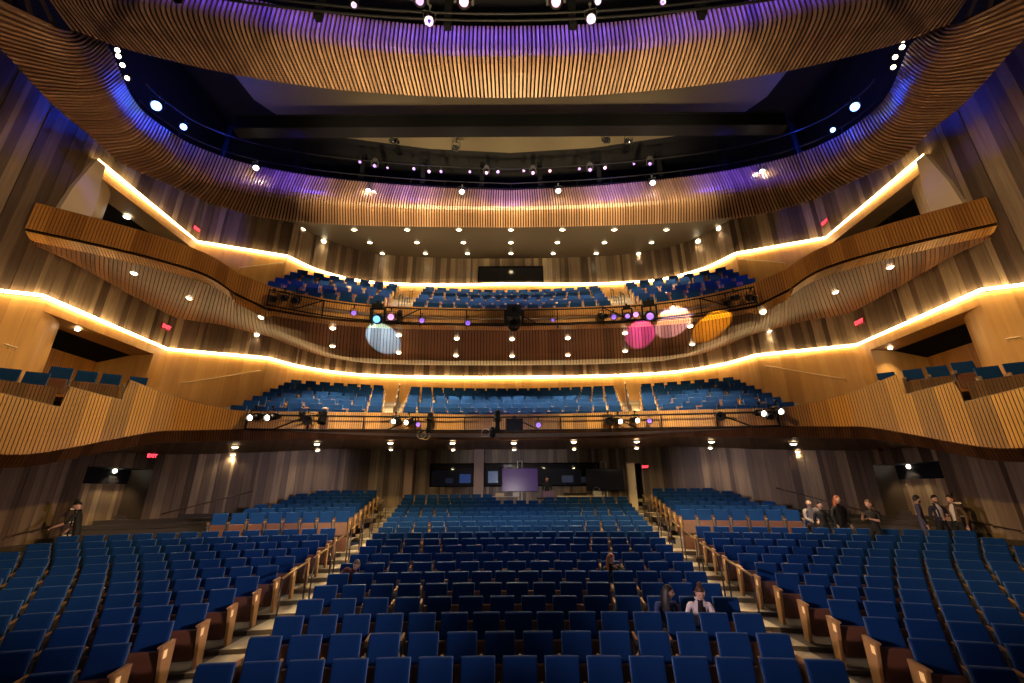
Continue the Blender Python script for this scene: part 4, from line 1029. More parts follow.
exit_sign(196, 229, 'red EXIT sign on the left board wall above the upper light strip', .42); exit_sign(827, 222, 'red EXIT sign on the right board wall above the upper light strip', .42)
exit_sign(644.5, 467, 'small red EXIT sign beside the rear exit', .36)
# ---- black racks with white shelves beside the doorways
for s, px, py in ((-1, 72, 519), (1, 957, 513)):
    p = at_x(px, py, s * 14.35); o = empty('leaflet_rack', (p.x, p.y, p.z - 1.15)); tag(o, f"tall black rack with three white shelves by the {sidename(s)} doorway", 'rack'); o.rotation_euler = (0, 0, s * .9)
    mb = MB(); mb.tube([(.12, 0, 0), (.12, 0, 1.75), (-.15, 0, 1.75)], .02, 8); mb.build('pole', M['blackm'], o)
    mb = MB(); mb.box((0, 0, .02), (.45, .4, .035)); mb.build('base', M['blackm'], o, bevel=.01)
    for z in (.62, 1.02, 1.42):
        mb = MB(); mb.box((-.06, -.04, z), (.36, .24, .02)); mb.box((-.06, -.155, z + .02), (.36, .012, .05)); sh = mb.build('shelf', M['blackm'], o)
        mb = MB(); mb.box((-.06, -.03, z + .035), (.30, .19, .045)); mb.build('papers', plain('white paper', (.85, .80, .70), .6), sh)
# ---- control room windows in the rear wall
glass, nt, b = new_mat('window glass')
b.inputs['Base Color'].default_value = (.9, .95, 1, 1); b.inputs['Roughness'].default_value = .03
tr = nt.nodes.new('ShaderNodeBsdfTransparent'); gl = nt.nodes.new('ShaderNodeBsdfGlossy'); gl.inputs['Roughness'].default_value = .03; mx = nt.nodes.new('ShaderNodeMixShader'); mx.inputs[0].default_value = .07
nt.links.new(tr.outputs[0], mx.inputs[1]); nt.links.new(gl.outputs[0], mx.inputs[2]); nt.links.new(mx.outputs[0], nt.nodes['Material Output'].inputs['Surface'])
room = plain('control room paint', (.03, .03, .035), .8)
for n_, (x0, x1) in enumerate(((-4.43, -2.06), (-1.53, 4.65))):
    h0, h1 = .36, 1.57; y = 24.12
    o = empty(f'window_{n_ + 1}', ((x0 + x1) / 2, y, CZ + h0)); tag(o, ('narrow' if n_ == 0 else 'wide') + ' dark control room window in the rear wall', 'window', kind='structure')
    mb = MB(); w_ = x1 - x0; t = .05
    for c, dd in (((0, 0, t / 2), (w_, .12, t)), ((0, 0, h1 - h0 - t / 2), (w_, .12, t)), ((-w_ / 2 + t / 2, 0, (h1 - h0) / 2), (t, .12, h1 - h0)), ((w_ / 2 - t / 2, 0, (h1 - h0) / 2), (t, .12, h1 - h0))): mb.box(c, dd)
    mb.build('window_frame', M['black'], o)
    mb = MB(); mb.box((0, .02, (h1 - h0) / 2), (w_ - .08, .008, h1 - h0 - .08)); mb.build('pane', glass, o)
    mb = MB(); a, bq, cq = w_ / 2 + .2, 2.6, .5
    mb.face([(-a, bq, -1.2), (a, bq, -1.2), (a, bq, 1.7), (-a, bq, 1.7)]); mb.face([(-a, .1, -1.2), (-a, bq, -1.2), (-a, bq, 1.7), (-a, .1, 1.7)]); mb.face([(a, .1, -1.2), (a, bq, -1.2), (a, bq, 1.7), (a, .1, 1.7)])
    mb.face([(-a, .1, 1.6), (a, .1, 1.6), (a, bq, 1.6), (-a, bq, 1.6)]); mb.face([(-a, .1, -1.0), (a, .1, -1.0), (a, bq, -1.0), (-a, bq, -1.0)])
    mb.build('room_shell', room, o)
def monitor(x, y, z, w, h, label, emit, es, name='monitor', yaw=0):
    o = empty(name, (x, y, z), yaw); tag(o, label, 'monitor')
    mb = MB(); mb.box((0, 0, h / 2 + .12), (w + .04, .05, h + .04)); mb.build('body', M['blackm'], o, bevel=.008)
    mb = MB(); mb.box((0, -.028, h / 2 + .12), (w, .006, h)); mb.build('screen', plain('lit screen', (.01, .012, .02), .15, emit=emit, es=es) if emit else M['screen'], o)
    mb = MB(); mb.box((0, .03, .06), (.05, .04, .14)); mb.box((0, 0, .01), (.24, .16, .02)); mb.build('stand', M['blackm'], o)
for x0, x1, lab in ((-4.3, -2.2, 'black counter behind the narrow control room window'), (-1.4, 4.5, 'long black counter behind the wide control room window')):
    o = empty('counter', ((x0 + x1) / 2, 24.75, CZ - .4)); tag(o, lab, 'counter')
    mb = MB(); mb.box((0, 0, .82), (x1 - x0, .7, .05)); mb.build('worktop', M['black'], o)
    mb = MB(); mb.box((-(x1 - x0) / 2 + .04, 0, .40), (.05, .6, .8)); mb.box(((x1 - x0) / 2 - .04, 0, .4), (.05, .6, .8)); mb.build('side_panel', M['black'], o)
monitor(-2.62, 24.8, CZ + .45, .62, .46, 'blue glowing monitor in the narrow control room window', (.05, .13, .45), .12)
monitor(-3.5, 24.9, CZ + .45, .42, .26, 'dim monitor in the narrow control room window, left of the blue one', (.05, .08, .2), .04)
monitor(-1.1, 25.0, CZ + .45, .55, .62, 'pale blue lit screen at the left end of the wide control room window', (.22, .34, .62), .10)
monitor(3.0, 24.8, CZ + .45, .62, .36, 'dim grey monitor in the middle of the wide control room window', (.09, .11, .18), .10)
monitor(4.0, 24.9, CZ + .45, .45, .30, 'small dark monitor at the right end of the wide control room window', (.06, .06, .09), .08)
# ---- rear exit with open door
o = empty('door_3', (6.45, 23.78, CZ - .5)); tag(o, 'rear exit with pale open door leaf beside the aisle', 'door', kind='structure')
mb = MB(); mb.box((-.40, -.02, .75), (.06, .16, 2.6)); mb.box((.40, -.02, .75), (.06, .16, 2.6)); mb.box((0, -.02, 2.02), (.86, .16, .06)); mb.build('door_frame', plain('pale door frame', (.42, .34, .24), .5), o)
mb = MB(); mb.box((-.24, -.26, .72), (.40, .05, 2.5), mat=Matrix.Rotation(-.75, 3, 'Z')); mb.build('door_leaf', plain('cream door', (.72, .60, .42), .5), o, bevel=.006)
mb = MB(); mb.box((-.13, -.42, .75), (.03, .06, .16)); mb.build('handle', M['metal'], o)
mb = MB(); mb.face([(-.4, 1.2, -.6), (.4, 1.2, -.6), (.4, 1.2, 2.1), (-.4, 1.2, 2.1)]); mb.face([(-.4, .1, -.6), (-.4, 1.2, -.6), (-.4, 1.2, 2.1), (-.4, .1, 2.1)]); mb.face([(.4, .1, -.6), (.4, 1.2, -.6), (.4, 1.2, 2.1), (.4, .1, 2.1)]); mb.face([(-.4, .1, 2.1), (.4, .1, 2.1), (.4, 1.2, 2.1), (-.4, 1.2, 2.1)]); mb.build('passage', room, o)
# ---- screens on stands, desks at the control position
FZ = rowz(19)
def tv(x, y, z0, w, h, label, mat):
    o = empty('television', (x, y, FZ)); tag(o, label, 'television'); zc = z0 + h / 2 - FZ
    mb = MB(); mb.box((0, 0, zc), (w, .06, h)); mb.build('body', M['blackm'], o, bevel=.012)
    mb = MB(); mb.box((0, -.034, zc), (w - .04, .006, h - .04)); mb.build('screen', mat, o)
    mb = MB(); mb.box((-.09, .07, zc * .5 + .1), (.05, .05, zc + .2)); mb.box((.09, .07, zc * .5 + .1), (.05, .05, zc + .2)); mb.box((0, .06, zc), (.4, .05, .3)); mb.build('stand', plain('white stand', (.6, .58, .56), .4), o)
    mb = MB(); mb.tube([(-.12, .07, zc + h / 2 - .1), (-.12, .07, zc + h / 2 + .36), (.12, .07, zc + h / 2 + .36), (.12, .07, zc + h / 2 - .1)], .022, 6); mb.build('top_bracket', plain('white stand tube', (.7, .68, .66), .4), o)
    mb = MB(); mb.box((0, 0, .04), (.7, .5, .05)); mb.build('base', M['blackm'], o, bevel=.01)
vs, nt, b = new_mat('violet reflection glow')
b.inputs['Base Color'].default_value = (.018, .010, .04, 1); b.inputs['Roughness'].default_value = .18; b.inputs['Specular IOR Level'].default_value = .08; b.inputs['Emission Color'].default_value = (.16, .07, .32, 1); b.inputs['Emission Strength'].default_value = .08  # violet reflection put in as a faint glow and tinted base colour
tv(.37, 23.4, CZ + .10, 1.88, 1.16, 'large violet-lit television on a white stand before the control windows', vs)
tv(4.78, 23.45, CZ + .12, 1.95, 1.10, 'large black television on a white stand near the rear exit', M['screen'])
def desk(x, y, w, label, mat, z=.80):
    o = empty('desk', (x, y, FZ)); tag(o, label, 'desk')
    mb = MB(); mb.box((0, 0, z), (w, .65, .04)); mb.build('top', mat, o, bevel=.006)
    for sx in (-1, 1):
        for sy in (-1, 1):
            mb = MB(); mb.tube([(sx * (w / 2 - .06), sy * .26, 0), (sx * (w / 2 - .06), sy * .26, z)], .02, 6); mb.build('leg', M['metal'], o)
    return o
pal = plain('pale desk top', (.55, .50, .45), .5)
desk(-.35, 22.75, 1.3, 'pale desk below the violet television', pal); desk(3.4, 22.85, 2.3, 'pale control desk with equipment between the two televisions', pal)
desk(1.75, 22.75, 1.1, 'small dark desk beside the operator', M['black'], .72)
def gear(name, x, y, z, w, d, h, label, mat, knobs=6):
    o = empty(name, (x, y, z)); tag(o, label, 'equipment')
    mb = MB(); mb.box((0, 0, h / 2), (w, d, h)); mb.build('case', mat, o, bevel=.01)
    for i in range(knobs):
        mb = MB(); mb.lathe([(.014, 0), (.014, .02), (.008, .024)], (-w / 2 + w * (i + .5) / knobs, -d * .2, h), n=8); mb.build('knob', M['metal'], o)
gear('mixing_console', 3.1, 22.8, FZ + .82, 1.1, .5, .14, 'wide mixing console on the control desk', M['blackm'], 8)
gear('control_box', 4.2, 22.8, FZ + .82, .4, .35, .22, 'small grey equipment box on the control desk', plain('grey case', (.3, .3, .32), .5), 3)
gear('control_box', -.65, 22.7, FZ + .82, .42, .3, .15, 'flat pale box on the desk below the violet television', plain('cream case', (.5, .42, .3), .5), 3)
gear('control_box', .15, 22.7, FZ + .82, .32, .3, .18, 'white box at the right end of the pale desk', plain('white case', (.65, .63, .62), .5), 2)
gear('flight_case', 1.75, 22.7, FZ + .74, .55, .4, .30, 'dark purple case on the small dark desk', plain('purple case', (.10, .04, .16), .5), 4)
o = empty('desk_lamp', (4.0, 22.75, FZ + .82)); tag(o, 'bent gooseneck lamp on the control desk', 'lamp')
mb = MB(); mb.tube([(0, 0, 0), (0, 0, .25), (.06, 0, .36), (.2, 0, .40), (.32, 0, .34)], .01, 6); mb.build('neck', M['metal'], o); mb = MB(); mb.lathe([(.02, 0), (.045, .07)], (.32, 0, .34), (.4, 0, -1), 10); mb.build('lamp_head', M['metal'], o); mb = MB(); mb.lathe([(.06, 0), (.06, .02)], (0, 0, 0), n=12); mb.build('base', M['blackm'], o)
# ---- projection window high in the rear wall
o = empty('window_3', (-.05, 22.36, CZ + 11.62)); tag(o, 'dark projection window in the upper rear wall', 'window', kind='structure')
mb = MB(); mb.box((0, 0, .02), (3.8, .12, .05)); mb.box((0, 0, .95), (3.8, .12, .05)); mb.box((-1.88, 0, .48), (.05, .12, .97)); mb.box((1.88, 0, .48), (.05, .12, .97)); mb.build('window_frame', M['black'], o)
mb = MB(); mb.box((0, .01, .48), (3.72, .02, .9)); mb.build('pane', M['screen'], o)
# microphones hanging: small cable loops under the lower rail
for i, (px, py) in enumerate(((421, 434), (425, 435), (485, 432))):
    p = at_y(px, py, 14.1); mb = MB(); mb.tube([p + Vector((.13 * cos(a), 0, .13 * sin(a) - .02)) for a in [pi * 2 * k / 20 + pi / 2 for k in range(21)]], .008, 5)
    o = mb.build('cable_loop', plain('pale cable', (.5, .45, .4), .5)); tag(o, f'coiled pale cable hanging under the lower balcony rail, {ORD[i]} from the left', 'cable', 'cables on the lower balcony rail')
# ================================================================== PEOPLE
SKIN = plain('warm skin', (.60, .36, .27), .5, noise=.06, scale=30); LIPS = plain('lips', (.38, .12, .11), .45); EYE = plain('dark eyes', (.03, .02, .02), .2); SHOE = plain('dark shoes', (.02, .02, .02), .5)
def head_mesh(mb, mt, n=20, m=16):
    """adds a sculpted head centred at the origin of mt, face towards -Y; material 0 skin, 4 lips, 5 eyes"""
    i0 = len(mb.v); rows = []
    for j in range(m + 1):
        ph = pi * j / m; z = cos(ph); r = sin(ph)
        for i in range(n):
            a = 2 * pi * i / n; x, y = r * sin(a), -r * cos(a)
            X, Y, Z = x * .074, y * .094, z * .118
            if z < -.1: f = 1 - .34 * (-z - .1) ** 1.1; X *= f; Y *= (f + .12 if y < 0 else f)
            if y > 0: Y *= .98
            fr = max(0, -y) ** 2
            if abs(x) < .30 and -.42 < z < .16: Y -= .020 * fr * max(0, 1 - abs(x) / .30) * (1 - abs(z + .22) / .40 if abs(z + .22) < .40 else 0)     # nose
            if .18 < abs(x) < .62 and abs(z - .04) < .16 and y < 0: Y += .008                     # sockets
            if abs(x) < .5 and abs(z - .2) < .1 and y < 0: Y -= .004                              # brow
            if abs(x) < .36 and abs(z + .84) < .12 and y < 0: Y -= .008                           # chin
            mb.v.append(tuple(mt @ Vector((X, Y, Z)))); rows.append((x, y, z))
    for j in range(m):
        for i in range(n):
            a = i0 + j * n + i; b = i0 + j * n + (i + 1) % n
            xm = (rows[a - i0][0] + rows[b - i0][0]) / 2; zm = (rows[a - i0][2] + rows[b + n - i0][2]) / 2; ym = rows[a - i0][1]
            mi = 4 if (abs(xm) < .32 and -.60 < zm < -.42 and ym < 0) else 0
            mb.f.append((a, b, b + n, a + n)); mb.u.append((0, 0)); mb.m.append(mi)
    for s in (-1, 1):      # eyes and ears
        for c, r, mi in (((s * .031, -.083, .006), (.012, .009, .008), 5), ((s * .075, .008, -.008), (.010, .022, .034), 0)):
            k0 = len(mb.v); N = 8
            for j in range(5):
                for i in range(N):
                    a, p = 2 * pi * i / N, pi * j / 4
                    mb.v.append(tuple(mt @ Vector((c[0] + r[0] * sin(p) * cos(a), c[1] + r[1] * sin(p) * sin(a), c[2] + r[2] * cos(p)))))
            for j in range(4):
                for i in range(N):
                    a = k0 + j * N + i; b = k0 + j * N + (i + 1) % N; mb.f.append((a, b, b + N, a + N)); mb.u.append((0, 0)); mb.m.append(mi)
STAND = dict(pelvis=(0, 0, .95), waist=(0, 0, 1.10), chest=(0, 0, 1.29), neckbase=(0, .01, 1.44), neck=(0, 0, 1.51), head=(0, -.025, 1.62),
             shl=(.175, 0, 1.405), ell=(.235, .03, 1.13), wrl=(.235, -.06, .90), shr=(-.175, 0, 1.405), elr=(-.235, .03, 1.13), wrr=(-.235, -.06, .90),
             hil=(.09, 0, .90), knl=(.10, -.015, .50), anl=(.105, .02, .09), tol=(.12, -.15, .035), hir=(-.09, 0, .90), knr=(-.10, -.015, .50), anr=(-.105, .02, .09), tor=(-.12, -.15, .035))
SIT = dict(pelvis=(0, .13, .57), waist=(0, .12, .70), chest=(0, .09, .90), neckbase=(0, .06, 1.06), neck=(0, .03, 1.13), head=(0, -.005, 1.24),
           shl=(.175, .07, 1.02), ell=(.23, -.03, .78), wrl=(.10, -.24, .72), shr=(-.175, .07, 1.02), elr=(-.23, -.03, .78), wrr=(-.10, -.24, .72),
           hil=(.09, .08, .55), knl=(.11, -.34, .56), anl=(.11, -.33, .10), tol=(.12, -.50, .04), hir=(-.09, .08, .55), knr=(-.11, -.34, .56), anr=(-.11, -.33, .10), tor=(-.12, -.50, .04))
RAD = dict(pelvis=(.145, .115), waist=(.13, .10), chest=(.155, .115), neckbase=(.075, .065), neck=(.050, .052), shl=(.062, .062), ell=(.045, .045), wrl=(.028, .028), hil=(.092, .092), knl=(.062, .062), anl=(.042, .042), tol=(.036, .032))
def lean(P, ang, about, keep=('hil', 'hir', 'knl', 'knr', 'anl', 'anr', 'tol', 'tor', 'pelvis')):
    """bend the upper body about the hips; ang = (forward, sideways)"""
    R = Matrix.Rotation(radians(ang[1]), 3, 'Y') @ Matrix.Rotation(radians(ang[0]), 3, 'X'); c = Vector(about)
    return {k: (v if k in keep else tuple(c + R @ (Vector(v) - c))) for k, v in P.items()}
def person(loc, rz, base, label, top, bottom, hair, hairstyle='short', over={}, headrot=(0, 0, 0), sleeves='long', inner=None, bend=None, scale=1.0, group=None, slim=1.0, beard=False, skin=SKIN, width=1.0):
    P = dict(base)
    if bend: P = lean(P, bend, P['pelvis'])
    P.update(over); P = {k: Vector(v) for k, v in P.items()}
    names = ['pelvis', 'waist', 'chest', 'neckbase', 'neck']; E = [('pelvis', 'waist'), ('waist', 'chest'), ('chest', 'neckbase'), ('neckbase', 'neck')]
    for s in 'lr': E += [('chest', 'sh' + s), ('sh' + s, 'el' + s), ('el' + s, 'wr' + s), ('pelvis', 'hi' + s), ('hi' + s, 'kn' + s), ('kn' + s, 'an' + s), ('an' + s, 'to' + s)]
    vs = []; idx = {}; rad = []
    def addv(n, p, r): idx[n] = len(vs); vs.append(tuple(p)); rad.append(r)
    for n in P:
        if n == 'head': continue
        r = RAD.get(n) or RAD[n[:-1] + 'l']; k = slim if n in ('pelvis', 'waist', 'chest') else 1; addv(n, P[n], (r[0] * k * width, r[1] * k * width))
    ed = [(idx[a], idx[b]) for a, b in E]
    for s in 'lr':      # forearm and thigh middles for taper, palms
        for a, b, n, f, r in (('el' + s, 'wr' + s, 'fo' + s, .35, .040), ('kn' + s, 'an' + s, 'ca' + s, .35, .058), ('hi' + s, 'kn' + s, 'th' + s, .5, .080)):
            addv(n, P[a].lerp(P[b], f), (r, r)); ed.remove((idx[a], idx[b])); ed += [(idx[a], idx[n]), (idx[n], idx[b])]
        d = (P['wr' + s] - P['fo' + s] if False else P['wr' + s] - P['el' + s]).normalized(); addv('pa' + s, P['wr' + s] + d * .065, (.036, .016)); ed.append((idx['wr' + s], idx['pa' + s]))
    me = bpy.data.meshes.new('person_base'); me.from_pydata(vs, ed, []); ob = bpy.data.objects.new('person_base', me); COL.objects.link(ob)
    md = ob.modifiers.new('Skin', 'SKIN'); md.use_smooth_shade = True; md.branch_smoothing = .6; sv = me.skin_vertices[0].data
    for i, r in enumerate(rad): sv[i].radius = r; sv[i].use_root = (i == idx['pelvis'])
    ob.modifiers.new('Sub', 'SUBSURF').levels = 1; ob.modifiers['Sub'].render_levels = 1
    bpy.context.view_layer.update(); ev_ = ob.evaluated_get(bpy.context.evaluated_depsgraph_get()); m2 = bpy.data.meshes.new_from_object(ev_)
    bones = [(vs[a], vs[b], a, b) for a, b in ed]; inv = {v: k for k, v in idx.items()}
    mb = MB(); mb.v = [tuple(v.co) for v in m2.vertices]
    def part_of(c):
        best = None
        for a, b, ia, ib in bones:
            A, B = Vector(a), Vector(b); t = max(0, min(1, (c - A).dot(B - A) / max(1e-9, (B - A).length_squared))); d = (c - A.lerp(B, t)).length / (.5 * (rad[ia][0] + rad[ib][0]))
            if best is None or d < best[0]: best = (d, inv[ia], inv[ib], t)
        return best[1:]
    for p in m2.polygons:
        a, b, t = part_of(p.center); ks = {a[:2], b[:2]}; mi = 1
        if 'pa' in ks: mi = 0
        elif ks & {'fo', 'wr'}: mi = 0 if sleeves == 'short' else 1
        elif ks == {'el', 'fo'}: mi = 0 if sleeves == 'short' else 1
        elif a == 'neckbase' and b == 'neck': mi = 0
        elif ks & {'hi', 'kn', 'th', 'ca'}: mi = 2
        elif ks & {'an', 'to'}: mi = 3 if 'to' in ks or t > .6 else 2
        elif a == 'pelvis' and b == 'waist': mi = 2 if t < .25 else 1
        if inner and mi == 1 and a in ('waist', 'chest', 'pelvis') and abs(p.center.x - P['chest'].x) < .055 and p.normal.y < -.3: mi = 6
        mb.f.append(tuple(p.vertices)); mb.u.append((0, 0)); mb.m.append(mi)
    bpy.data.objects.remove(ob)
    # head
    hm = Matrix.Translation(P['head']) @ Matrix.Rotation(radians(headrot[2]), 4, 'Z') @ Matrix.Rotation(radians(headrot[0]), 4, 'X') @ Matrix.Rotation(radians(headrot[1]), 4, 'Y')
    head_mesh(mb, hm)
    mb.tube([P['neck'], P['head'] + (hm.to_3x3() @ Vector((0, .02, -.05)))], .047, 10, 0, caps=False)
    # hands: four fingers and a thumb on each palm
    for s in 'lr':
        w, e = P['wr' + s], P['el' + s]; d = (w - e).normalized(); sx = 1 if s == 'l' else -1
        side = d.cross(Vector((0, 0, 1))); side = (side if side.length > .2 else Vector((0, -1, 0))).normalized(); nrm = side.cross(d).normalized()
        if nrm.z > 0: nrm = -nrm
        pc = w + d * .085
        for q, L in ((-1.5, .062), (-.5, .072), (.5, .068), (1.5, .054)):
            b = pc + side * q * .017; mb.tube([b - d * .02, b + d * L * .45 + nrm * .006, b + d * L * .78 + nrm * .022, b + d * L * .85 + nrm * .040], .008, 6, 0, rs=[.0095, .0088, .008, .006])
        b = w + d * .045 + side * sx * .028; mb.tube([b, b + side * sx * .024 + d * .026 + nrm * .01, b + side * sx * .026 + d * .054 + nrm * .02], .009, 6, 0, rs=[.011, .0095, .007])
    inn = inner or top
    o = mb.build('person', [skin, top, bottom, SHOE, LIPS, EYE, inn], smooth=True); o.location = loc; o.rotation_euler = (0, 0, rz); o.scale = (scale,) * 3
    tag(o, label, 'person', group)
    # hair
    hb = MB(); n, m = 20, 12
    def shell(z_front, z_back, puff, y0=0.0):
        i0 = len(hb.v); R = []
        for j in range(m + 1):
            for i in range(n):
                a = 2 * pi * i / n; front = (cos(a) + 1) / 2                      # 1 = face side
                zmin = z_back + (z_front - z_back) * front ** .8
                ph0 = math.acos(max(-1, min(1, zmin))); ph = ph0 * j / m; z = cos(ph); r = sin(ph)
                k = puff * (1 + .03 * sin(a * 7 + j))
                hb.v.append(tuple(hm @ Vector((r * sin(a) * .074 * k, -r * cos(a) * .094 * k + .006 + y0, z * .118 * k))))
        for j in range(m):
            for i in range(n):
                a = i0 + j * n + i; b = i0 + j * n + (i + 1) % n; hb.f.append((a, b, b + n, a + n)); hb.u.append((0, 0)); hb.m.append(0)
    shell(.52, -.55 if hairstyle != 'bun' else -.35, 1.11)
    if hairstyle == 'long':
        rowsL = []
        for j in range(7):
            f = j / 6; row = []
            for i in range(13):
                a = radians(82 + 196 * i / 12); rr = 1.10 + .22 * sin(f * pi * .8) + .05 * sin(i * 2.3 + j)
                p = hm @ Vector((sin(a) * .078 * rr, -cos(a) * .098 * rr + .012 + f * .012, .03 - f * .05)) + Vector((0, 0, -.26 * f)); row.append(p)
            rowsL.append(row)
        inn_ = [[p + (P['head'] - p) * .16 for p in r] for r in rowsL]
        hb.grid(rowsL); hb.grid(inn_, flip=True); hb.grid([rowsL[-1], inn_[-1]]); hb.grid([[r[0] for r in rowsL], [r[0] for r in inn_]], flip=True); hb.grid([[r[-1] for r in rowsL], [r[-1] for r in inn_]])
    if hairstyle == 'bun': hb.lathe([(.001, -.045), (.03, -.035), (.045, 0), (.03, .035), (.001, .045)], hm @ Vector((0, .035, .145)), hm.to_3x3() @ Vector((0, .3, 1)), 12)
    if hairstyle == 'tail':
        hb.tube([hm @ Vector((0, .095, .03)), hm @ Vector((0, .14, .0)), hm @ Vector((0, .15, -.10)), hm @ Vector((0, .13, -.22))], .03, 8, rs=[.025, .038, .034, .01])
    if beard:
        i0 = len(hb.v)
        for j in range(6):
            for i in range(11):
                a = radians(-95 + 190 * i / 10); f = j / 5; z = -.38 - .62 * f; r = sqrt(max(.02, 1 - min(.999, z * z))); k = 1.03
                fx = 1 - .34 * max(0, (-z - .1)) ** 1.1
                zz = z * .122 if abs(a) > .5 or z < -.62 else z * .122 - .02
                hb.v.append(tuple(hm @ Vector((r * sin(a) * .078 * fx * k, -r * cos(a) * .100 * (fx + .12) * k, zz))))
        for j in range(5):
            for i in range(10):
                a = i0 + j * 11 + i; hb.f.append((a, a + 1, a + 12, a + 11)); hb.u.append((0, 0)); hb.m.append(0)
    h = hb.build('hair', hair, o, smooth=True)
    return o, P, hm
def lapels(o, P, mat, w=.055):
    """jacket front edges and collar as a child"""
    mb = MB(); c, nb, wa, pe = P['chest'], P['neckbase'], P['waist'], P['pelvis']
    for s in (-1, 1):
        pts = [nb + Vector((s * .055, -.045, .02)), c + Vector((s * .075, -.118, .03)), wa + Vector((s * .055, -.112, .0)), wa.lerp(pe, .6) + Vector((s * .05, -.118, 0))]
        a = [p + Vector((s * .035, .008, 0)) for p in pts]; b = [p + Vector((-s * .012, -.006, 0)) for p in pts]; mb.grid([a, [p.lerp(q, .5) + Vector((0, -.012, 0)) for p, q in zip(a, b)], b])
    mb.tube([nb + Vector((.06, -.04, .03)), nb + Vector((.065, .03, .05)), nb + Vector((0, .07, .055)), nb + Vector((-.065, .03, .05)), nb + Vector((-.06, -.04, .03))], .016, 6)
    return mb.build('lapel', mat, o, smooth=True)
def solid(n, c, r=.8): return plain(n, c, r, noise=.15, scale=30)
hblack = solid('black hair', (.010, .008, .007), .5); hbrown = solid('brown hair', (.07, .035, .02), .5); hred = solid('red hair', (.26, .07, .03), .5); hfair = solid('fair brown hair', (.22, .13, .07), .5); hgrey = solid('short grey brown hair', (.12, .09, .07), .6)
black = solid('black cloth', (.009, .009, .010)); navy = solid('navy jacket', (.018, .020, .05)); plum = solid('blue grey suit', (.05, .045, .10)); brown = solid('brown jacket', (.10, .06, .035)); green = solid('dark olive jacket', (.030, .032, .022)); denim = solid('blue denim jacket', (.03, .05, .16)); cream = solid('white blazer', (.70, .64, .68)); grey = solid('grey hoodie', (.34, .31, .29)); maroon = solid('dark red jacket', (.07, .018, .022)); white = solid('white shirt', (.66, .62, .60)); trous = solid('dark trousers', (.02, .02, .024))
def phone(o, p, rot=(0.9, 0, 0)):
    e = empty('mobile_phone', o.matrix_basis @ Vector(p), 0); tag(e, '', 'phone'); e.rotation_euler = (rot[0], rot[1], rot[2] + o.rotation_euler.z)
    mb = MB(); mb.box((0, 0, 0), (.075, .010, .15)); mb.build('case', M['blackm'], e, bevel=.004)
    mb = MB(); mb.box((0, .0058, 0), (.066, .001, .138)); mb.build('screen', plain('phone screen', (.02, .02, .03), .1, emit=(.6, .5, .9), es=.5), e)
    return e
def spot_floor(px, py, target, k_of=None):
    """where a head seen at px,py stands at the given head height over the raked floor"""
    r = ray(px, py); best = None
    for i in range(400):
        s = 8 + i * .035; p = Vector((0, 0, CZ)) + r * s; kk = (p.y + g_main(p.x) + .38 - 6.7) / .85; k = max(0, min(20, int(kk)))
        fz = floor_z(k, p.x, rowd(k)); e = abs(p.z - fz - target)
        if best is None or e < best[0]: best = (e, Vector((p.x, p.y, fz)), p)
    return best[1], best[2]
def stand_at(px, py, hz, rz, yoff=0): 
    f, p = spot_floor(px, py, hz); return f
# --- the three men by the right doorway
f = stand_at(914.6, 499, 1.62, 0); person(f, .9, STAND, 'bearded person in blue-grey suit standing leftmost of three by the right doorway', plum, plum, hblack, 'short', headrot=(0, 0, 35), inner=None, beard=True, over=dict(wrl=(.20, -.10, .91)))
f = stand_at(932, 496, 1.66, 0); o, P, hm = person(f, -.1, STAND, 'person in black jacket and white shirt, middle of three by the right doorway', navy, black, hblack, 'short', inner=white, beard=True, over=dict(ell=(.24, .0, 1.14), wrl=(.06, -.22, 1.12), elr=(-.24, .02, 1.13), wrr=(-.10, -.22, 1.08)), headrot=(8, 0, -10)); lapels(o, P, navy)
f = stand_at(949, 499, 1.60, 0); o, P, hm = person(f, -1.15, STAND, 'person in brown jacket turned to the others, rightmost of three by the right doorway', brown, black, hbrown, 'short', inner=white, over=dict(elr=(-.22, -.02, 1.13), wrr=(-.10, -.24, 1.18)), headrot=(5, 0, -15)); lapels(o, P, brown)
# --- the group at the end of the right rear seats
f = stand_at(836, 502, 1.60, 0); person(f, .1, STAND, 'smiling person with long reddish hair in a black top by the right wall', black, black, hred, 'long', headrot=(0, 4, 10), slim=1.1)
f = stand_at(868, 505, 1.60, 0); o, P, hm = person(f, -1.0, STAND, 'person with tied fair hair in black raising a hand by the right wall', black, black, hfair, 'tail', over=dict(elr=(-.20, -.14, 1.18), wrr=(-.12, -.28, 1.30), ell=(.22, -.1, 1.16), wrl=(.06, -.26, 1.22)), sleeves='short', headrot=(4, 0, -15))
f = stand_at(826.5, 507, 1.52, 0); f += Vector((.0, .35, 0)); person(f, -.4, STAND, 'person in black standing behind the one with reddish hair', black, black, hblack, 'short', scale=.97, headrot=(5, 0, 20))
q = HOOD; xq = q[0] - XO; f = Vector(q[:3]); o, P, hm = person(f + Vector((0, 0, -.02)), q[3], SIT, 'person in grey hoodie seated at the end of the right rear seats', grey, trous, hgrey, 'short', bend=(14, -8), headrot=(0, 0, -10), width=1.08, over=dict(knl=(.12, -.26, .55), knr=(-.12, -.26, .55), anl=(.12, -.16, .10), anr=(-.12, -.16, .10), tol=(.13, -.32, .04), tor=(-.13, -.32, .04)))
st = make_seat('d'); st.location = f; st.rotation_euler = (0, 0, q[3]); tag(st, 'navy seat under the person in the grey hoodie', 'seat')
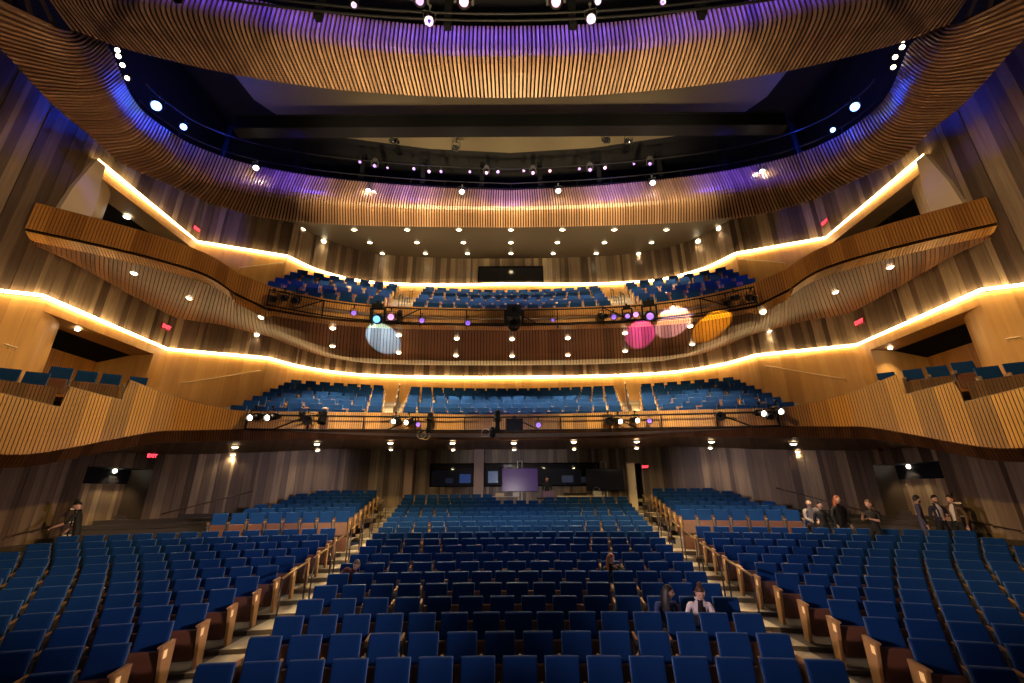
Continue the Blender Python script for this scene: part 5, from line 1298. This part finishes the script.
# --- left doorway
f = stand_at(82, 512, 1.44, 0); person(f, -1.0, STAND, 'person in black with bun leaning to the rack by the left doorway', black, black, hblack, 'bun', bend=(12, 0), over=dict(ell=(.24, -.24, 1.14), wrl=(.20, -.46, 1.05), elr=(-.24, -.10, 1.10), wrr=(-.22, -.26, .92)), sleeves='short', headrot=(30, 0, 0), slim=1.15)
# --- operator at the control desk
f = Vector((1.75, 23.3, FZ)); person(f, .15, STAND, 'person in dark clothes standing at the rear control desk', black, black, hbrown, 'short', over=dict(elr=(-.24, -.06, 1.14), wrr=(-.18, -.26, 1.02), ell=(.24, -.06, 1.14), wrl=(.16, -.26, 1.02)), headrot=(12, 0, 15))
# --- people in the central seats
def seated(nm, label, top, bottom, hair, style, **kw):
    t = OCC[nm]; kw['scale'] = kw.get('scale', 1) * .93; return person((t[0], t[1], t[2] - .045), t[3] + kw.pop('turn', 0), SIT, label, top, bottom, hair, style, **kw)
o, P, hm = seated('seated_man', 'person in dark red jacket bending over a phone near the left aisle', maroon, trous, hgrey, 'short', bend=(20, 27), headrot=(26, 8, -12), over={}, inner=None, turn=.1)
o1 = o; ph = phone(o, P['wrl'] + Vector((.02, -.10, .03)), (1.0, 0, .1)); ph['label'] = 'dark phone held by the person bending near the left aisle'
o, P, hm = seated('red_haired', 'person with long red hair in a dark olive jacket among empty seats', green, solid('bare legs', (.46, .25, .18)), hred, 'long', bend=(16, -6), headrot=(10, 0, 38), over=dict(wrl=(.07, -.20, .96), ell=(.22, -.12, .82), wrr=(.02, -.22, .86)))
o, P, hm = seated('dark_haired', 'person with long black hair and denim jacket turned to the white blazer', denim, solid('pale trousers', (.35, .30, .24)), hblack, 'long', bend=(14, 0), headrot=(2, 0, 62), turn=.25, scale=1.03)
o, P, hm = seated('blazer', 'person in white blazer and black top looking down at a phone', cream, black, hbrown, 'bun', bend=(15, 0), headrot=(24, 0, -4), inner=black, over=dict(wrr=(-.04, -.25, .86), elr=(-.24, -.02, .80), wrl=(.06, -.24, .80)), scale=1.03); lapels(o, P, cream)
ph = phone(o, P['wrr'] + Vector((.02, -.10, .06)), (-.5, 0, 0)); ph['label'] = 'black phone held by the person in the white blazer'
# ---- camera ---------------------------------------------------------------
cd = bpy.data.cameras.new('camera'); cam = bpy.data.objects.new('camera', cd); COL.objects.link(cam)
cd.sensor_width = 36; cd.lens = F / 1024 * 36; cd.clip_start = .05; cd.clip_end = 200
Rv = rt * cos(RHO) - up * sin(RHO); Uv = rt * sin(RHO) + up * cos(RHO)
mt = Matrix((Rv, Uv, -fw)).transposed().to_4x4(); mt.translation = (0, 0, CZ); cam.matrix_world = mt
S.camera = cam
S.view_settings.view_transform = 'Standard'; S.view_settings.look = 'None'; S.view_settings.gamma = 1; S.view_settings.exposure = EXPO
try: S.view_settings.use_curve_mapping = False
except Exception: pass
